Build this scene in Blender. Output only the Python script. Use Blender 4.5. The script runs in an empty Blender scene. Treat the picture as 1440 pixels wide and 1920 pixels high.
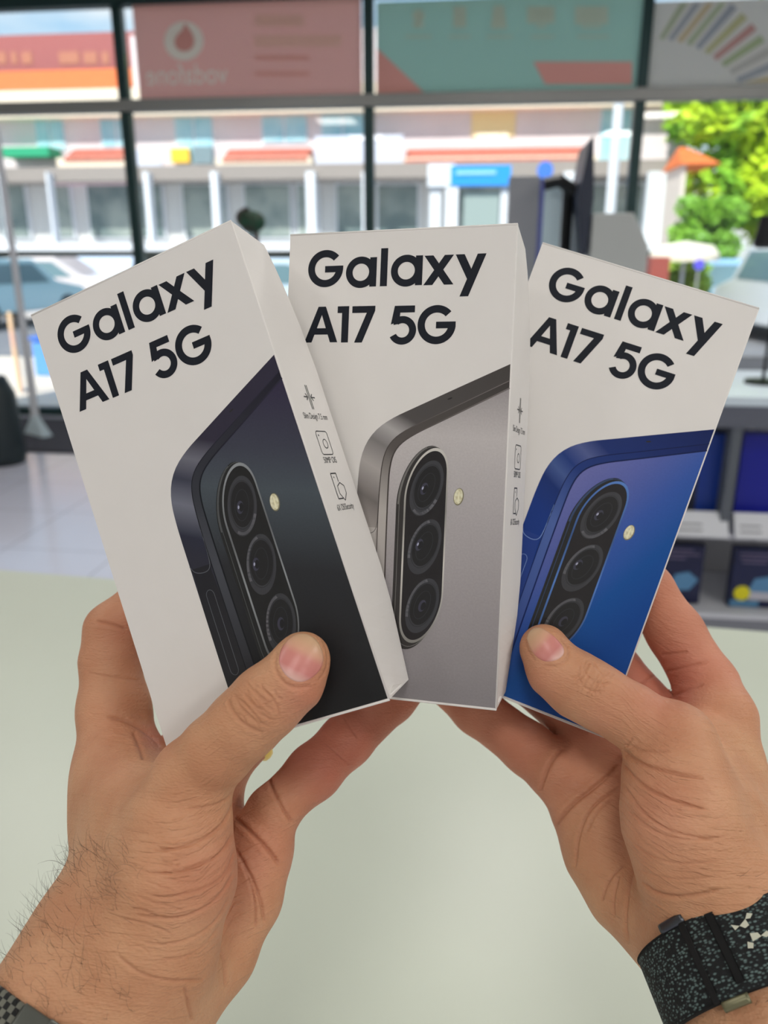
import bpy, bmesh, math, random
import numpy as np
from mathutils import Vector, Matrix
random.seed(7); rng = np.random.default_rng(7)
C = bpy.context.scene.collection
# ------------------------------------------------------------------ camera, sky, sun, exposure
F = 1500.0                                   # focal length in pixels of the 1440x1920 frame
cam_d = bpy.data.cameras.new('camera'); cam = bpy.data.objects.new('camera', cam_d); C.objects.link(cam)
EYE = Vector((0, 0, 1.45)); PITCH = math.radians(18)
cam.location = EYE; cam.rotation_euler = (math.radians(90) - PITCH, 0, 0)
cam_d.sensor_fit = 'VERTICAL'; cam_d.sensor_height = 9.6; cam_d.lens = F / 1920 * 9.6
cam_d.clip_start = .01; cam_d.clip_end = 500
cam_d.dof.use_dof = True; cam_d.dof.focus_distance = .272; cam_d.dof.aperture_fstop = cam_d.lens / 2.5
bpy.context.scene.camera = cam
sc = bpy.context.scene
sc.view_settings.view_transform = 'Standard'; sc.view_settings.look = 'None'; sc.view_settings.gamma = 1
sc.view_settings.exposure = 0.0
CM = Matrix.Translation(EYE) @ Matrix.Rotation(math.radians(90) - PITCH, 4, 'X')
SUN_E, SKY_S, LAMP_W = 6.0, 1.2, 16.0

def lin(c):
    return tuple((v / 255 / 12.92 if v / 255 <= .04045 else ((v / 255 + .055) / 1.055) ** 2.4) for v in c)
def rgba(c): return lin(c) + (1,)

w = bpy.data.worlds.new('sky'); sc.world = w; w.use_nodes = True
nt = w.node_tree; nt.nodes.clear()
out = nt.nodes.new('ShaderNodeOutputWorld'); bg = nt.nodes.new('ShaderNodeBackground')
tc = nt.nodes.new('ShaderNodeTexCoord'); sep = nt.nodes.new('ShaderNodeSeparateXYZ')
rmp = nt.nodes.new('ShaderNodeValToRGB'); rmp.color_ramp.elements[0].position = 0.0; rmp.color_ramp.elements[0].color = rgba((205, 232, 248))
rmp.color_ramp.elements[1].position = .6; rmp.color_ramp.elements[1].color = rgba((105, 175, 240))
noi = nt.nodes.new('ShaderNodeTexNoise'); noi.inputs['Scale'].default_value = 3.2; noi.inputs['Detail'].default_value = 6
mp = nt.nodes.new('ShaderNodeMapping'); mp.inputs['Scale'].default_value = (1, 1, 3)
cr = nt.nodes.new('ShaderNodeValToRGB'); cr.color_ramp.elements[0].position = .44; cr.color_ramp.elements[1].position = .62
mix = nt.nodes.new('ShaderNodeMixRGB'); mix.inputs[2].default_value = rgba((252, 252, 255))
nt.links.new(tc.outputs['Generated'], sep.inputs[0]); nt.links.new(sep.outputs['Z'], rmp.inputs[0])
nt.links.new(tc.outputs['Generated'], mp.inputs[0]); nt.links.new(mp.outputs[0], noi.inputs[0]); nt.links.new(noi.outputs[0], cr.inputs[0])
nt.links.new(cr.outputs[0], mix.inputs[0]); nt.links.new(rmp.outputs[0], mix.inputs[1]); nt.links.new(mix.outputs[0], bg.inputs[0])
bg.inputs[1].default_value = SKY_S; nt.links.new(bg.outputs[0], out.inputs[0])
sd = bpy.data.lights.new('sun', 'SUN'); sun = bpy.data.objects.new('sun', sd); C.objects.link(sun)
sd.energy = SUN_E; sd.angle = .01; sd.color = (1, .96, .9); sun.rotation_euler = (math.radians(48), 0, math.radians(-28)); sun.location = (0, 0, 20)

# ------------------------------------------------------------------ helpers
MATS = {}
def mat(name, col, rough=.6, metal=0, spec=.5, noise=None, bump=None, emit=None, trans=0, sss=0, coat=0):
    if name in MATS: return MATS[name]
    m = bpy.data.materials.new(name); m.use_nodes = True; MATS[name] = m
    n = m.node_tree; b = n.nodes['Principled BSDF']
    b.inputs['Base Color'].default_value = rgba(col); b.inputs['Roughness'].default_value = rough
    b.inputs['Metallic'].default_value = metal; b.inputs['Specular IOR Level'].default_value = spec
    b.inputs['Transmission Weight'].default_value = trans; b.inputs['Coat Weight'].default_value = coat
    if emit: b.inputs['Emission Color'].default_value = rgba(col); b.inputs['Emission Strength'].default_value = emit
    t = n.nodes.new('ShaderNodeTexCoord')
    if noise:      # (scale, second colour, amount)
        no = n.nodes.new('ShaderNodeTexNoise'); no.inputs['Scale'].default_value = noise[0]; no.inputs['Detail'].default_value = 4
        mx = n.nodes.new('ShaderNodeMixRGB'); mx.inputs[1].default_value = rgba(col); mx.inputs[2].default_value = rgba(noise[1])
        r = n.nodes.new('ShaderNodeValToRGB'); a = noise[2] if len(noise) > 2 else .15
        r.color_ramp.elements[0].position = .5 - a; r.color_ramp.elements[1].position = .5 + a
        n.links.new(t.outputs['Object'], no.inputs[0]); n.links.new(no.outputs[0], r.inputs[0]); n.links.new(r.outputs[0], mx.inputs[0])
        n.links.new(mx.outputs[0], b.inputs['Base Color'])
    if bump:
        no = n.nodes.new('ShaderNodeTexNoise'); no.inputs['Scale'].default_value = bump[0]
        bm_ = n.nodes.new('ShaderNodeBump'); bm_.inputs['Strength'].default_value = bump[1]; bm_.inputs['Distance'].default_value = bump[2]
        n.links.new(t.outputs['Object'], no.inputs[0]); n.links.new(no.outputs[0], bm_.inputs['Height']); n.links.new(bm_.outputs[0], b.inputs['Normal'])
    return m

def prop(o, label=None, cat=None, group=None, kind=None):
    if label: o['label'] = label
    if cat: o['category'] = cat
    if group: o['group'] = group
    if kind: o['kind'] = kind
    return o
def link(name, me, m, parent=None, smooth=False):
    o = bpy.data.objects.new(name, me); C.objects.link(o)
    for q in (m if isinstance(m, (list, tuple)) else [m]): me.materials.append(q)
    if parent: o.parent = parent
    if smooth: me.polygons.foreach_set('use_smooth', [True] * len(me.polygons))
    return o
def empty(name, M, label, cat, group=None):
    o = bpy.data.objects.new(name, None); C.objects.link(o); o.empty_display_size = .05
    o.matrix_world = M; return prop(o, label, cat, group)
class MB:
    def __init__(s): s.v = []; s.f = []; s.mi = []
    def add(s, vs, fs, mi=0):
        k = len(s.v); s.v += [tuple(v) for v in vs]; s.f += [tuple(i + k for i in f) for f in fs]; s.mi += [mi] * len(fs); return s
    def box(s, x0, x1, y0, y1, z0, z1, mi=0):
        return s.add([(x, y, z) for z in (z0, z1) for y in (y0, y1) for x in (x0, x1)],
                     [(0, 2, 3, 1), (4, 5, 7, 6), (0, 1, 5, 4), (1, 3, 7, 5), (3, 2, 6, 7), (2, 0, 4, 6)], mi)
    def prism(s, pts, a, b, axis='y', mi=0):   # polygon extruded between a and b along axis
        n = len(pts)
        f = {'y': lambda p, q: (p[0], q, p[1]), 'x': lambda p, q: (q, p[0], p[1]), 'z': lambda p, q: (p[0], p[1], q)}[axis]
        return s.add([f(p, a) for p in pts] + [f(p, b) for p in pts],
                     [tuple(range(n)), tuple(range(2 * n - 1, n - 1, -1))] + [(i, n + i, n + (i + 1) % n, (i + 1) % n) for i in range(n)], mi)
    def tube(s, pts, r, n=10, mi=0):
        pts = [Vector(p) for p in pts]; k = len(s.v); rr = r if isinstance(r, (list, tuple)) else [r] * len(pts); up = None
        for i, p in enumerate(pts):
            d = (pts[min(i + 1, len(pts) - 1)] - pts[max(i - 1, 0)]).normalized()
            if up is None: up = d.orthogonal().normalized()
            up = (up - d * up.dot(d)).normalized(); s2 = d.cross(up)
            for j in range(n):
                a = 2 * math.pi * j / n; s.v.append(tuple(p + (up * math.cos(a) + s2 * math.sin(a)) * rr[i]))
        for i in range(len(pts) - 1):
            for j in range(n):
                s.f.append((k + i * n + j, k + i * n + (j + 1) % n, k + (i + 1) * n + (j + 1) % n, k + (i + 1) * n + j)); s.mi.append(mi)
        s.f.append(tuple(k + j for j in range(n - 1, -1, -1))); s.f.append(tuple(k + (len(pts) - 1) * n + j for j in range(n))); s.mi += [mi, mi]
        return s
    def lathe(s, prof, c=(0, 0, 0), n=24, mi=0):   # (radius, z)
        k = len(s.v)
        for r, z in prof:
            for j in range(n):
                a = 2 * math.pi * j / n; s.v.append((c[0] + r * math.cos(a), c[1] + r * math.sin(a), c[2] + z))
        for i in range(len(prof) - 1):
            for j in range(n):
                s.f.append((k + i * n + j, k + i * n + (j + 1) % n, k + (i + 1) * n + (j + 1) % n, k + (i + 1) * n + j)); s.mi.append(mi)
        return s
    def build(s, name, m, parent=None, smooth=False, bevel=0):
        me = bpy.data.meshes.new(name); me.from_pydata(s.v, [], s.f)
        me.polygons.foreach_set('material_index', s.mi)
        b = bmesh.new(); b.from_mesh(me); bmesh.ops.recalc_face_normals(b, faces=b.faces)
        if bevel: bmesh.ops.bevel(b, geom=b.edges[:], offset=bevel, segments=2, profile=.6, affect='EDGES')
        b.to_mesh(me); b.free()
        return link(name, me, m, parent, smooth)
def text_mesh(txt, size, sx=1., align='CENTER'):
    cu = bpy.data.curves.new('t', 'FONT'); cu.body = txt; cu.size = size; cu.align_x = align
    o = bpy.data.objects.new('t', cu); C.objects.link(o)
    dg = bpy.context.evaluated_depsgraph_get(); dg.update()
    me = bpy.data.meshes.new_from_object(o.evaluated_get(dg))
    v = [(p.co.x * sx, p.co.y) for p in me.vertices]; f = [tuple(p.vertices) for p in me.polygons]
    bpy.data.objects.remove(o); bpy.data.curves.remove(cu); bpy.data.meshes.remove(me)
    return v, f

# room frame: u to the right along the window wall, w outwards, z up; turned 7 degrees
YAW = math.radians(-7); RM = Matrix.Rotation(YAW, 4, 'Z'); RI = RM.inverted()
def RW(px, py, wq):             # where the sight line through a photo pixel meets the upright plane w = wq
    d = RI.to_3x3() @ (CM.to_3x3() @ Vector(((px - 720) / F, (960 - py) / F, -1)))
    k = wq / d.y; return d.x * k, EYE.z + d.z * k
def room(o):
    o.matrix_world = RM @ o.matrix_world; return o
def rthing(name, u, wq, z, label, cat, group=None):
    return empty(name, RM @ Matrix.Translation((u, wq, z)), label, cat, group)

# ------------------------------------------------------------------ the setting
WW = 7.0
M_frame = mat('dark_green_aluminium', (34, 62, 62), .45, .3)
M_wall = mat('white_plaster', (226, 226, 220), .8)
def struct(name, mb, m, **k): return prop(room(mb.build(name, m, **k)), kind='structure')
# glossy pale floor tiles
mf = mat('floor_tiles', (205, 203, 214), .16, 0, .5)
n = mf.node_tree; br = n.nodes.new('ShaderNodeTexBrick'); t = n.nodes.new('ShaderNodeTexCoord')
br.offset = 0; br.inputs['Color1'].default_value = rgba((214, 214, 230)); br.inputs['Color2'].default_value = rgba((220, 220, 234)); br.inputs['Mortar'].default_value = rgba((180, 178, 188))
br.inputs['Scale'].default_value = 1; br.inputs['Brick Width'].default_value = .6; br.inputs['Row Height'].default_value = .6; br.inputs['Mortar Size'].default_value = .004
n.links.new(t.outputs['Object'], br.inputs[0]); n.links.new(br.outputs[0], n.nodes['Principled BSDF'].inputs['Base Color'])
struct('floor', MB().box(-5, 6, -3, WW + .1, -.1, 0), mf)
CZ = RW(480, 3, WW)[1]
struct('ceiling', MB().box(-5, 6, -3, WW + .3, CZ + .12, CZ + .25), M_wall)
struct('wall_left', MB().box(-5.15, -5, -3, WW + .3, -.1, CZ + .2), M_wall)
struct('wall_right', MB().box(6, 6.15, -3, WW + .3, -.1, CZ + .2), M_wall)
struct('wall_back', MB().box(-5, 6, -3.15, -3, -.1, CZ + .2), M_wall)
# shop window: header, transom, mullions, panes
mul = [RW(x, y, WW)[0] for x, y in ((236, 200), (692, 190), (1200, 187))]
sp = mul[1] - mul[0]
us = [-4.97, mul[0] - 2 * sp + 1.2, mul[0] - sp, mul[0], mul[1], mul[2], mul[2] + sp, 5.97]
us = sorted(u for u in us if -4.98 <= u <= 5.98)
tz = RW(700, 190, WW)[1]
struct('trim_1', MB().box(-5, 6, WW - .06, WW + .06, CZ, CZ + .14), M_frame)
struct('trim_2', MB().box(-5, 6, WW - .07, WW + .05, tz - .045, tz + .045), mat('grey_aluminium', (150, 150, 146), .4, .3), bevel=.006)
struct('trim_3', MB().box(-5, 6, WW - .05, WW + .05, 0, .07), M_frame)
for i, u in enumerate(us): struct('trim_%d' % (i + 4), MB().box(u - .04, u + .04, WW - .045, WW + .045, 0, CZ), M_frame, bevel=.006)
mg = bpy.data.materials.new('window_glass'); mg.use_nodes = True; n = mg.node_tree; n.nodes.clear()
o_ = n.nodes.new('ShaderNodeOutputMaterial'); tr = n.nodes.new('ShaderNodeBsdfTransparent'); gl = n.nodes.new('ShaderNodeBsdfGlossy'); ms = n.nodes.new('ShaderNodeMixShader')
tr.inputs[0].default_value = (.95, .975, .965, 1); gl.inputs['Roughness'].default_value = .02; fr = n.nodes.new('ShaderNodeFresnel'); fr.inputs[0].default_value = 1.45
n.links.new(fr.outputs[0], ms.inputs[0]); n.links.new(tr.outputs[0], ms.inputs[1]); n.links.new(gl.outputs[0], ms.inputs[2]); n.links.new(ms.outputs[0], o_.inputs[0])
k = 1
for a, b in zip(us[:-1], us[1:]):
    for z0, z1 in ((.07, tz - .045), (tz + .045, CZ)):
        struct('window_%d' % k, MB().box(a + .04, b - .04, WW - .004, WW + .004, z0, z1), mg); k += 1
# outdoors ground
M_asph = mat('asphalt', (120, 120, 126), .9, noise=(3, (135, 133, 134)))
M_pave = mat('pavement', (238, 220, 198), .85, noise=(1.5, (226, 212, 200)))
struct('ground', MB().box(-40, 40, WW + .1, 90, -.3, -.12), M_asph)
struct('pavement', MB().box(-40, 40, WW + .1, 11.2, -.12, -.02), M_pave)
struct('ground_far_forecourt', MB().box(-40, 40, 19.5, 29.4, -.12, -.05), mat('forecourt', (198, 190, 186), .9))

# ------------------------------------------------------------------ ceiling lamps
M_lamp = mat('lamp_diffuser', (255, 252, 244), .5, emit=2.0)
first = None
LAMPS = [(-2.2, -1.4), (0, -1.4), (2.2, -1.4), (-2.4, .5), (2.4, .5), (-2.2, 3.2), (.2, 3.2), (2.6, 3.2)]
where = ['at the back left', 'at the back middle', 'at the back right', 'in the second row left', 'in the second row right', 'in the front row left', 'in the front row middle', 'in the front row right']
for (u, wq), wh in zip(LAMPS, where):
    e = rthing('ceiling_light', u, wq, CZ + .12, 'flat square ceiling light panel ' + wh + ' of the shop', 'ceiling light', 'ceiling light panels')
    MB().box(-.32, .32, -.32, .32, -.04, -.001).build('frame', mat('lamp_frame', (235, 235, 235), .5), e, bevel=.004)
    MB().box(-.29, .29, -.29, .29, -.046, -.0405).build('diffuser', M_lamp, e)
    ld = bpy.data.lights.new('panel_lamp', 'AREA'); ld.size = .58; ld.energy = LAMP_W * (1.0 if wq < 2 else 1.5) * (.75 if u < -1 else 1.5 if u > 1 else 1); ld.color = (1, .965, .91)
    lo = bpy.data.objects.new('panel_lamp', ld); C.objects.link(lo); lo.parent = e; lo.location = (0, 0, -.05)

# ------------------------------------------------------------------ posters on the upper panes (seen from behind)
def poster_mat(name, c):
    if name in MATS: return MATS[name]
    m = mat(name, c, .7, 0, .2); n = m.node_tree; b = n.nodes['Principled BSDF']; o = n.nodes['Material Output']
    t = n.nodes.new('ShaderNodeBsdfTranslucent'); t.inputs[0].default_value = rgba(c); x = n.nodes.new('ShaderNodeMixShader'); x.inputs[0].default_value = .7
    n.links.new(b.outputs[0], x.inputs[1]); n.links.new(t.outputs[0], x.inputs[2]); n.links.new(x.outputs[0], o.inputs[0]); return m
PW = WW - .02
def poster(name, x0, x1, y0, y1, c, label):
    (ua, za), (ub, zb) = RW(x0, y0, PW), RW(x1, y1, PW)
    e = rthing(name, ua, PW, zb, label, 'poster', None)
    MB().add([(0, 0, 0), (ub - ua, 0, 0), (ub - ua, 0, za - zb), (0, 0, za - zb)], [(0, 1, 2, 3)]).build('sheet', poster_mat('sheet_' + name + str(c[0]), c), e)
    def L(px, py): u, z = RW(px, py, PW); return u - ua, z - zb
    return e, L
def flat(name, polys, c, e, y=-.004, dy=.0):
    mb = MB()
    for i, p in enumerate(polys):
        yy = y - dy * i
        mb.add([(a, yy, b) for a, b in p], [tuple(range(len(p)))])
    return mb.build(name, mat('print_%d_%d_%d' % c, c, .7, 0, .2), e)
def circ(cx, cy, r, n=32, ry=None): return [(cx + r * math.cos(2 * math.pi * i / n), cy + (ry or r) * math.sin(2 * math.pi * i / n)) for i in range(n)]
top = 4
e, L = poster('poster', 247, 679, top, 192, (247, 190, 180), 'haze-paled red phone-company poster with a round logo on the upper window pane')  # sheet and print colours lightened to stand in for haze on the glass
cream = (250, 244, 232)
flat('round_logo', [[L(*p) for p in circ(345, 77, 37, 40)]], cream, e)
flat('logo_drop', [[L(345 + x, 77 + y) for x, y in [(2, -34), (9, -24), (16, -14), (20, -2), (18, 10), (10, 18), (0, 20), (-10, 17), (-17, 8), (-17, -3), (-11, -13), (-3, -20)]]], (228, 164, 154), e, -.0055)
v, f = text_mesh('vodafone', 1)
ux = max(a for a, b in v) - min(a for a, b in v); x0, zz = L(275, 160); x1, _ = L(427, 160); s_ = (x1 - x0) / ux
mb = MB(); mb.add([((x0 + x1) / 2 - a * s_, -.0045, zz + b * s_ * 1.15) for a, b in v], f); mb.build('mirrored_lettering', mat('print_c', cream, .7), e)
rows = [(478, 570, 28, 50), (478, 640, 66, 88)]
for x0_, x1_, c, d in rows: flat('blurred_line', [[L(x0_, c), L(x1_, c), L(x1_, d), L(x0_, d)]], (244, 196, 180), e)
for y in (104, 134): flat('blurred_line', [[L(478, y), L(580, y), L(580, y + 9), L(478, y + 9)]], (236, 172, 160), e)
e, L = poster('poster', 706, 1192, top, 178, (176, 214, 200), 'haze-paled green and red poster with a row of small device icons')  # greens and reds paled too, window haze painted into them
flat('red_corner', [[L(706, 90), L(800, 178), L(706, 178)]], (232, 168, 158), e)
flat('red_band', [[L(1000, 116), L(1185, 116), L(1185, 158), L(1022, 158)]], (232, 168, 158), e)
ic = (196, 212, 192)
icons = [circ(785, 30, 12, 16), [(775, 42), (795, 42), (795, 52), (775, 52)], [(850, 12), (874, 12), (874, 52), (850, 52)], [(925, 10), (945, 10), (950, 54), (920, 54)], [(988, 12), (1040, 12), (1040, 44), (988, 44)], [(1005, 46), (1024, 46), (1024, 52), (1005, 52)], [(1078, 12), (1140, 12), (1140, 46), (1078, 46)], [(1090, 48), (1128, 48), (1128, 53), (1090, 53)]]
for p in icons: flat('device_icon', [[L(*q) for q in p]], ic, e)
for x, w_ in ((760, 50), (842, 40), (912, 50), (995, 45), (1082, 60)): flat('caption_line', [[L(x, 66), L(x + w_, 66), L(x + w_, 72), L(x, 72)]], (186, 210, 192), e, -.0045)
e, L = poster('poster', 1222, 1500, top, 158, (222, 216, 208), 'grey poster with a fan of coloured stripes at the top right')
cols = [(172, 190, 140), (150, 160, 172), (214, 186, 120), (168, 190, 130), (146, 158, 172), (196, 196, 120), (204, 130, 120), (160, 186, 120), (190, 190, 180), (150, 160, 172), (214, 190, 120)]
for i, c in enumerate(cols):
    a = math.radians(70 - i * 5.2); cx, cy = 1180, 238; dx, dy = math.cos(a), -math.sin(a); nx, ny = -dy, dx
    p = []
    for rr, sgn in ((175 + i * 5, -1), (300, -1), (300, 1), (175 + i * 5, 1)):
        wd = 4.2 * rr / 200 * 1.25; x, y = cx + dx * rr + nx * sgn * wd, cy + dy * rr + ny * sgn * wd
        p.append((min(max(x, 1224), 1498), min(max(y, top + 2), 156)))
    c = tuple(int(v_ * .6 + 190 * .4) for v_ in c); flat('stripe', [[L(*q) for q in p]], c, e, -.0042 - i * .0001)  # stripe tones mixed with grey, painting in the haze of the pane

# ------------------------------------------------------------------ across the street
BW = 30.0
def R2(x0, y0, x1, y1, wq=BW):
    a, b = RW(x0, y0, wq), RW(x1, y1, wq); return a[0], b[0], b[1], a[1]
bld = rthing('building', 0, BW, -.1, 'pale two-storey building with shops below across the street', 'building')
def bb(name, x0, y0, x1, y1, m, d0=-.05, d1=.1, parent=None):
    u0, u1, z0, z1 = R2(x0, y0, x1, y1)
    return MB().box(u0, u1, d0, d1, z0 + .1, z1 + .1).build(name, m, parent or bld)
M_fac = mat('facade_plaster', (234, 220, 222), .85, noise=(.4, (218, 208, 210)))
M_rt = mat('red_tiles', (196, 112, 92), .8, noise=(6, (176, 98, 84)))
M_ot = mat('orange_tiles', (240, 128, 62), .8, noise=(8, (222, 108, 52)))
M_white = mat('white_paint', (224, 226, 232), .6)
M_cream = mat('cream_trim', (240, 222, 200), .8)
M_gl = mat('shop_glass', (96, 112, 112), .15, noise=(.8, (150, 158, 152), .12))
M_bl = mat('blue_pane', (150, 200, 214), .2, noise=(1.2, (185, 218, 226)))
M_dk = mat('painted_recess_shade', (66, 74, 72), .9)
bb('upper_wall', -300, 200, 1278, 327, M_fac, 0, 6)
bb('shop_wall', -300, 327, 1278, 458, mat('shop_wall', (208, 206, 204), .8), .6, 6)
bb('ledge', -300, 457, 1278, 470, M_white, -2.2, 6)
bb('canopy', -300, 325, 1278, 333, mat('canopy_grey', (150, 140, 134), .8), -1.2, .6)
bb('undercroft', -300, 470, 1278, 560, M_dk, 0, 6)  # solid block, its dark colour stands in for shade under the ledge
for x0, y0, x1, y1 in ((66, 216, 124, 280), (188, 214, 250, 275), (328, 208, 402, 306), (492, 208, 575, 266), (604, 206, 682, 304), (1000, 0, 1001, 1), (1130, 200, 1176, 300), (-90, 216, -30, 280), (-230, 216, -170, 280)):
    if x0 == 1000: continue
    fr_ = bb('window', x0 - 3, y0 - 3, x1 + 3, y1 + 3, M_white, -.05, .05); fr_.parent = bld
    u0, u1, z0, z1 = R2(x0, y0, x1, y1); mb = MB(); h = (u0 + u1) / 2
    mb.box(u0, h - .04, -.08, -.055, z0 + .1, z1 + .1); mb.box(h + .04, u1, -.08, -.055, z0 + .1, z1 + .1); mb.build('pane', M_bl, fr_)
bb('yellow_blind', 885, 204, 965, 256, mat('yellow_blind', (240, 216, 160), .8), -.06, .05)
for x0, x1 in ((140, 250), (430, 586), (764, 1105)):
    u0, u1, z0, z1 = R2(x0, 280, x1, 301)
    MB().prism([(-.05, z1 + .1), (-.9, z0 + .1), (-.9, z0 + .02), (-.05, z0 + .02)], u0, u1, 'x').build('tiled_awning', M_rt, bld)
    bb('fascia', x0 - 12, 301, x1 + 8, 325, M_cream, -.85, 0)
bb('green_awning', 24, 282, 116, 298, mat('green_awning', (30, 158, 112), .7), -.9, 0)
bb('yellow_sign', 324, 280, 360, 306, mat('yellow_sign', (250, 196, 50), .6), -.25, -.1)
bb('grey_sign', 364, 276, 402, 308, mat('grey_sign', (120, 140, 148), .6), -.2, -.1)
bb('pink_sign_band', 95, 333, 240, 345, mat('pink_band', (226, 190, 200), .7), -.3, .6)
bb('balcony', 600, 262, 760, 318, mat('balcony_rail', (205, 206, 220), .7), -.9, -.8)
bb('balcony', 270, 286, 322, 318, MATS['balcony_rail'], -.9, -.8)
for x0, x1 in ((-120, -60), (-20, 44), (76, 128), (152, 242), (252, 300), (334, 420), (452, 540), (552, 592), (628, 680), (706, 780), (860, 950), (990, 1060), (1090, 1140), (1160, 1200)):
    f0 = bb('shopfront', x0 - 4, 340, x1 + 4, 448, M_white, .45, .65)
    u0, u1, z0, z1 = R2(x0, 346, x1, 444); MB().box(u0, u1, .4, .44, z0 + .1, z1 + .1).build('glass', M_gl, f0)
for x in (50, 136, 310, 430, 600, 700, 850, 1060, 1210):
    bb('column', x - 9, 330, x + 9, 458, M_white, -1.6, -1.2)
# tiled roof and the red board above it, seen through the clear upper pane
u0, u1, z0, z1 = R2(-400, 150, 232, 190)
MB().prism([(-.8, z0 + .1), (4, z1 + 1.0), (4, z0 + .1)], u0, u1, 'x').build('roof', M_ot, bld)
bb('eave', -400, 189, 1278, 203, M_cream, -.8, 2)
u0, u1, z0, z1 = R2(232, 60, 1200, 190)
MB().box(u0, u1, .5, 6, z0 + .1, z1 + .1).build('upper_storey', M_fac, bld)
brd = rthing('billboard', RW(-200, 100, 36)[0], 36, -.1, 'dull red board with pale gold marks above the orange roof', 'board')
a0, a1, b0, b1 = R2(-400, 80, 260, 137, 36)
MB().box(a0 - brd.location.x * 0 - RW(-200, 100, 36)[0], a1 - RW(-200, 100, 36)[0], 0, .2, b0 + .1, b1 + .1).build('panel', mat('dull_red', (164, 98, 96), .8), brd)
mb = MB()
for x0, x1 in ((-5, 14), (20, 34), (40, 62), (110, 150), (156, 184), (190, 206)):
    a0, a1, b0, b1 = R2(x0, 98, x1, 120, 36); o0 = RW(-200, 100, 36)[0]; mb.box(a0 - o0, a1 - o0, -.03, -.005, b0 + .1, b1 + .1)
mb.build('gold_marks', mat('gold_mark', (182, 120, 96), .7), brd)
MB().box(-3, 10, .2, .6, .1, b1 + .1).build('support', mat('pale_wall', (216, 206, 206), .8), brd)
# small pavilion roof by the tree
pv = rthing('pavilion', RW(1310, 300, 23)[0], 23, -.1, 'small pavilion with an orange tiled hip roof beside the tree', 'pavilion')
o0 = RW(1310, 300, 23)[0]; A = R2(1262, 268, 1372, 306, 23)
mb = MB(); x0, x1, z0, z1 = A[0] - o0 + .25, A[1] - o0 - .25, A[2] + .1, A[3] + .1
mb.add([(x0, 0, z0), (x1, 0, z0), (x1, 2.4, z0), (x0, 2.4, z0), (x0 + .1, 1, z1), (x0 + .3, 1, z1)], [(0, 1, 5, 4), (1, 2, 5), (2, 3, 4, 5), (3, 0, 4), (0, 3, 2, 1)]); mb.build('roof', M_ot, pv)
MB().box(x0 + .1, x1 - .8, .2, 2.2, .0, z0).build('body', mat('pav_wall', (222, 208, 196), .8), pv)

def tree(u, wq, h, r, label, cols, sq=1.0, nleaf=5200, lf=1.0):
    e = rthing('tree', u, wq, -.1, label, 'tree')
    MB().tube([(0, 0, 0), (.1, 0, h * .3), (0, 0, h * .6)], [.22, .16, .1]).build('trunk', mat('bark', (92, 74, 58), .9), e)
    cl = lambda q: max(-1.35, min(1.35, q))
    cs = [Vector((cl(random.gauss(0, 1)) * r * .42, cl(random.gauss(0, 1)) * r * .35, h * .6 + cl(random.gauss(0, 1)) * h * .17 * sq)) for _ in range(34)]
    V = []; Fc = []
    for c in cs:
        rr = r * random.uniform(.2, .38)
        for _ in range(nleaf // 34):
            d = Vector((random.gauss(0, 1), random.gauss(0, 1), random.gauss(0, 1))).normalized() * rr * random.uniform(.75, 1.05)
            p = c + d; s_ = random.uniform(.07, .16) * lf; a = Vector((random.gauss(0, 1), random.gauss(0, 1), random.gauss(0, 1))).normalized(); b = a.orthogonal().normalized()
            k_ = len(V); V += [tuple(p + a * s_), tuple(p + b * s_ * .6), tuple(p - a * s_), tuple(p - b * s_ * .6)]; Fc.append((k_, k_ + 1, k_ + 2, k_ + 3))
    me = bpy.data.meshes.new('crown'); me.from_pydata(V, [], Fc); link('crown', me, mat('leaf_%d' % cols[0][0], cols[0], .6, noise=(.9, cols[1], .1)), e)
    return e
u, _ = RW(1432, 400, 27); tree(u, 27, 7.6, 3.3, 'big bright green leafy tree beside the pavilion', ((196, 222, 40), (120, 176, 44)), 1.8, 16000, 1.7)
u, _ = RW(1540, 400, 38); tree(u, 38, 8.6, 2.9, 'darker green tree at the right frame edge behind the bright one', ((84, 134, 52), (60, 110, 50)))
u, _ = RW(1325, 440, 20.6); tree(u, 20.6, 2.8, .9, 'low dark green bush beneath the pavilion', ((110, 160, 56), (130, 180, 50)), 1.3, lf=.8)
u, _ = RW(1285, 520, 17); tree(u, 17, 1.6, .5, 'small yellow green shrub behind the right box', ((160, 190, 50), (120, 160, 50)), 1, 1500)

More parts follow.
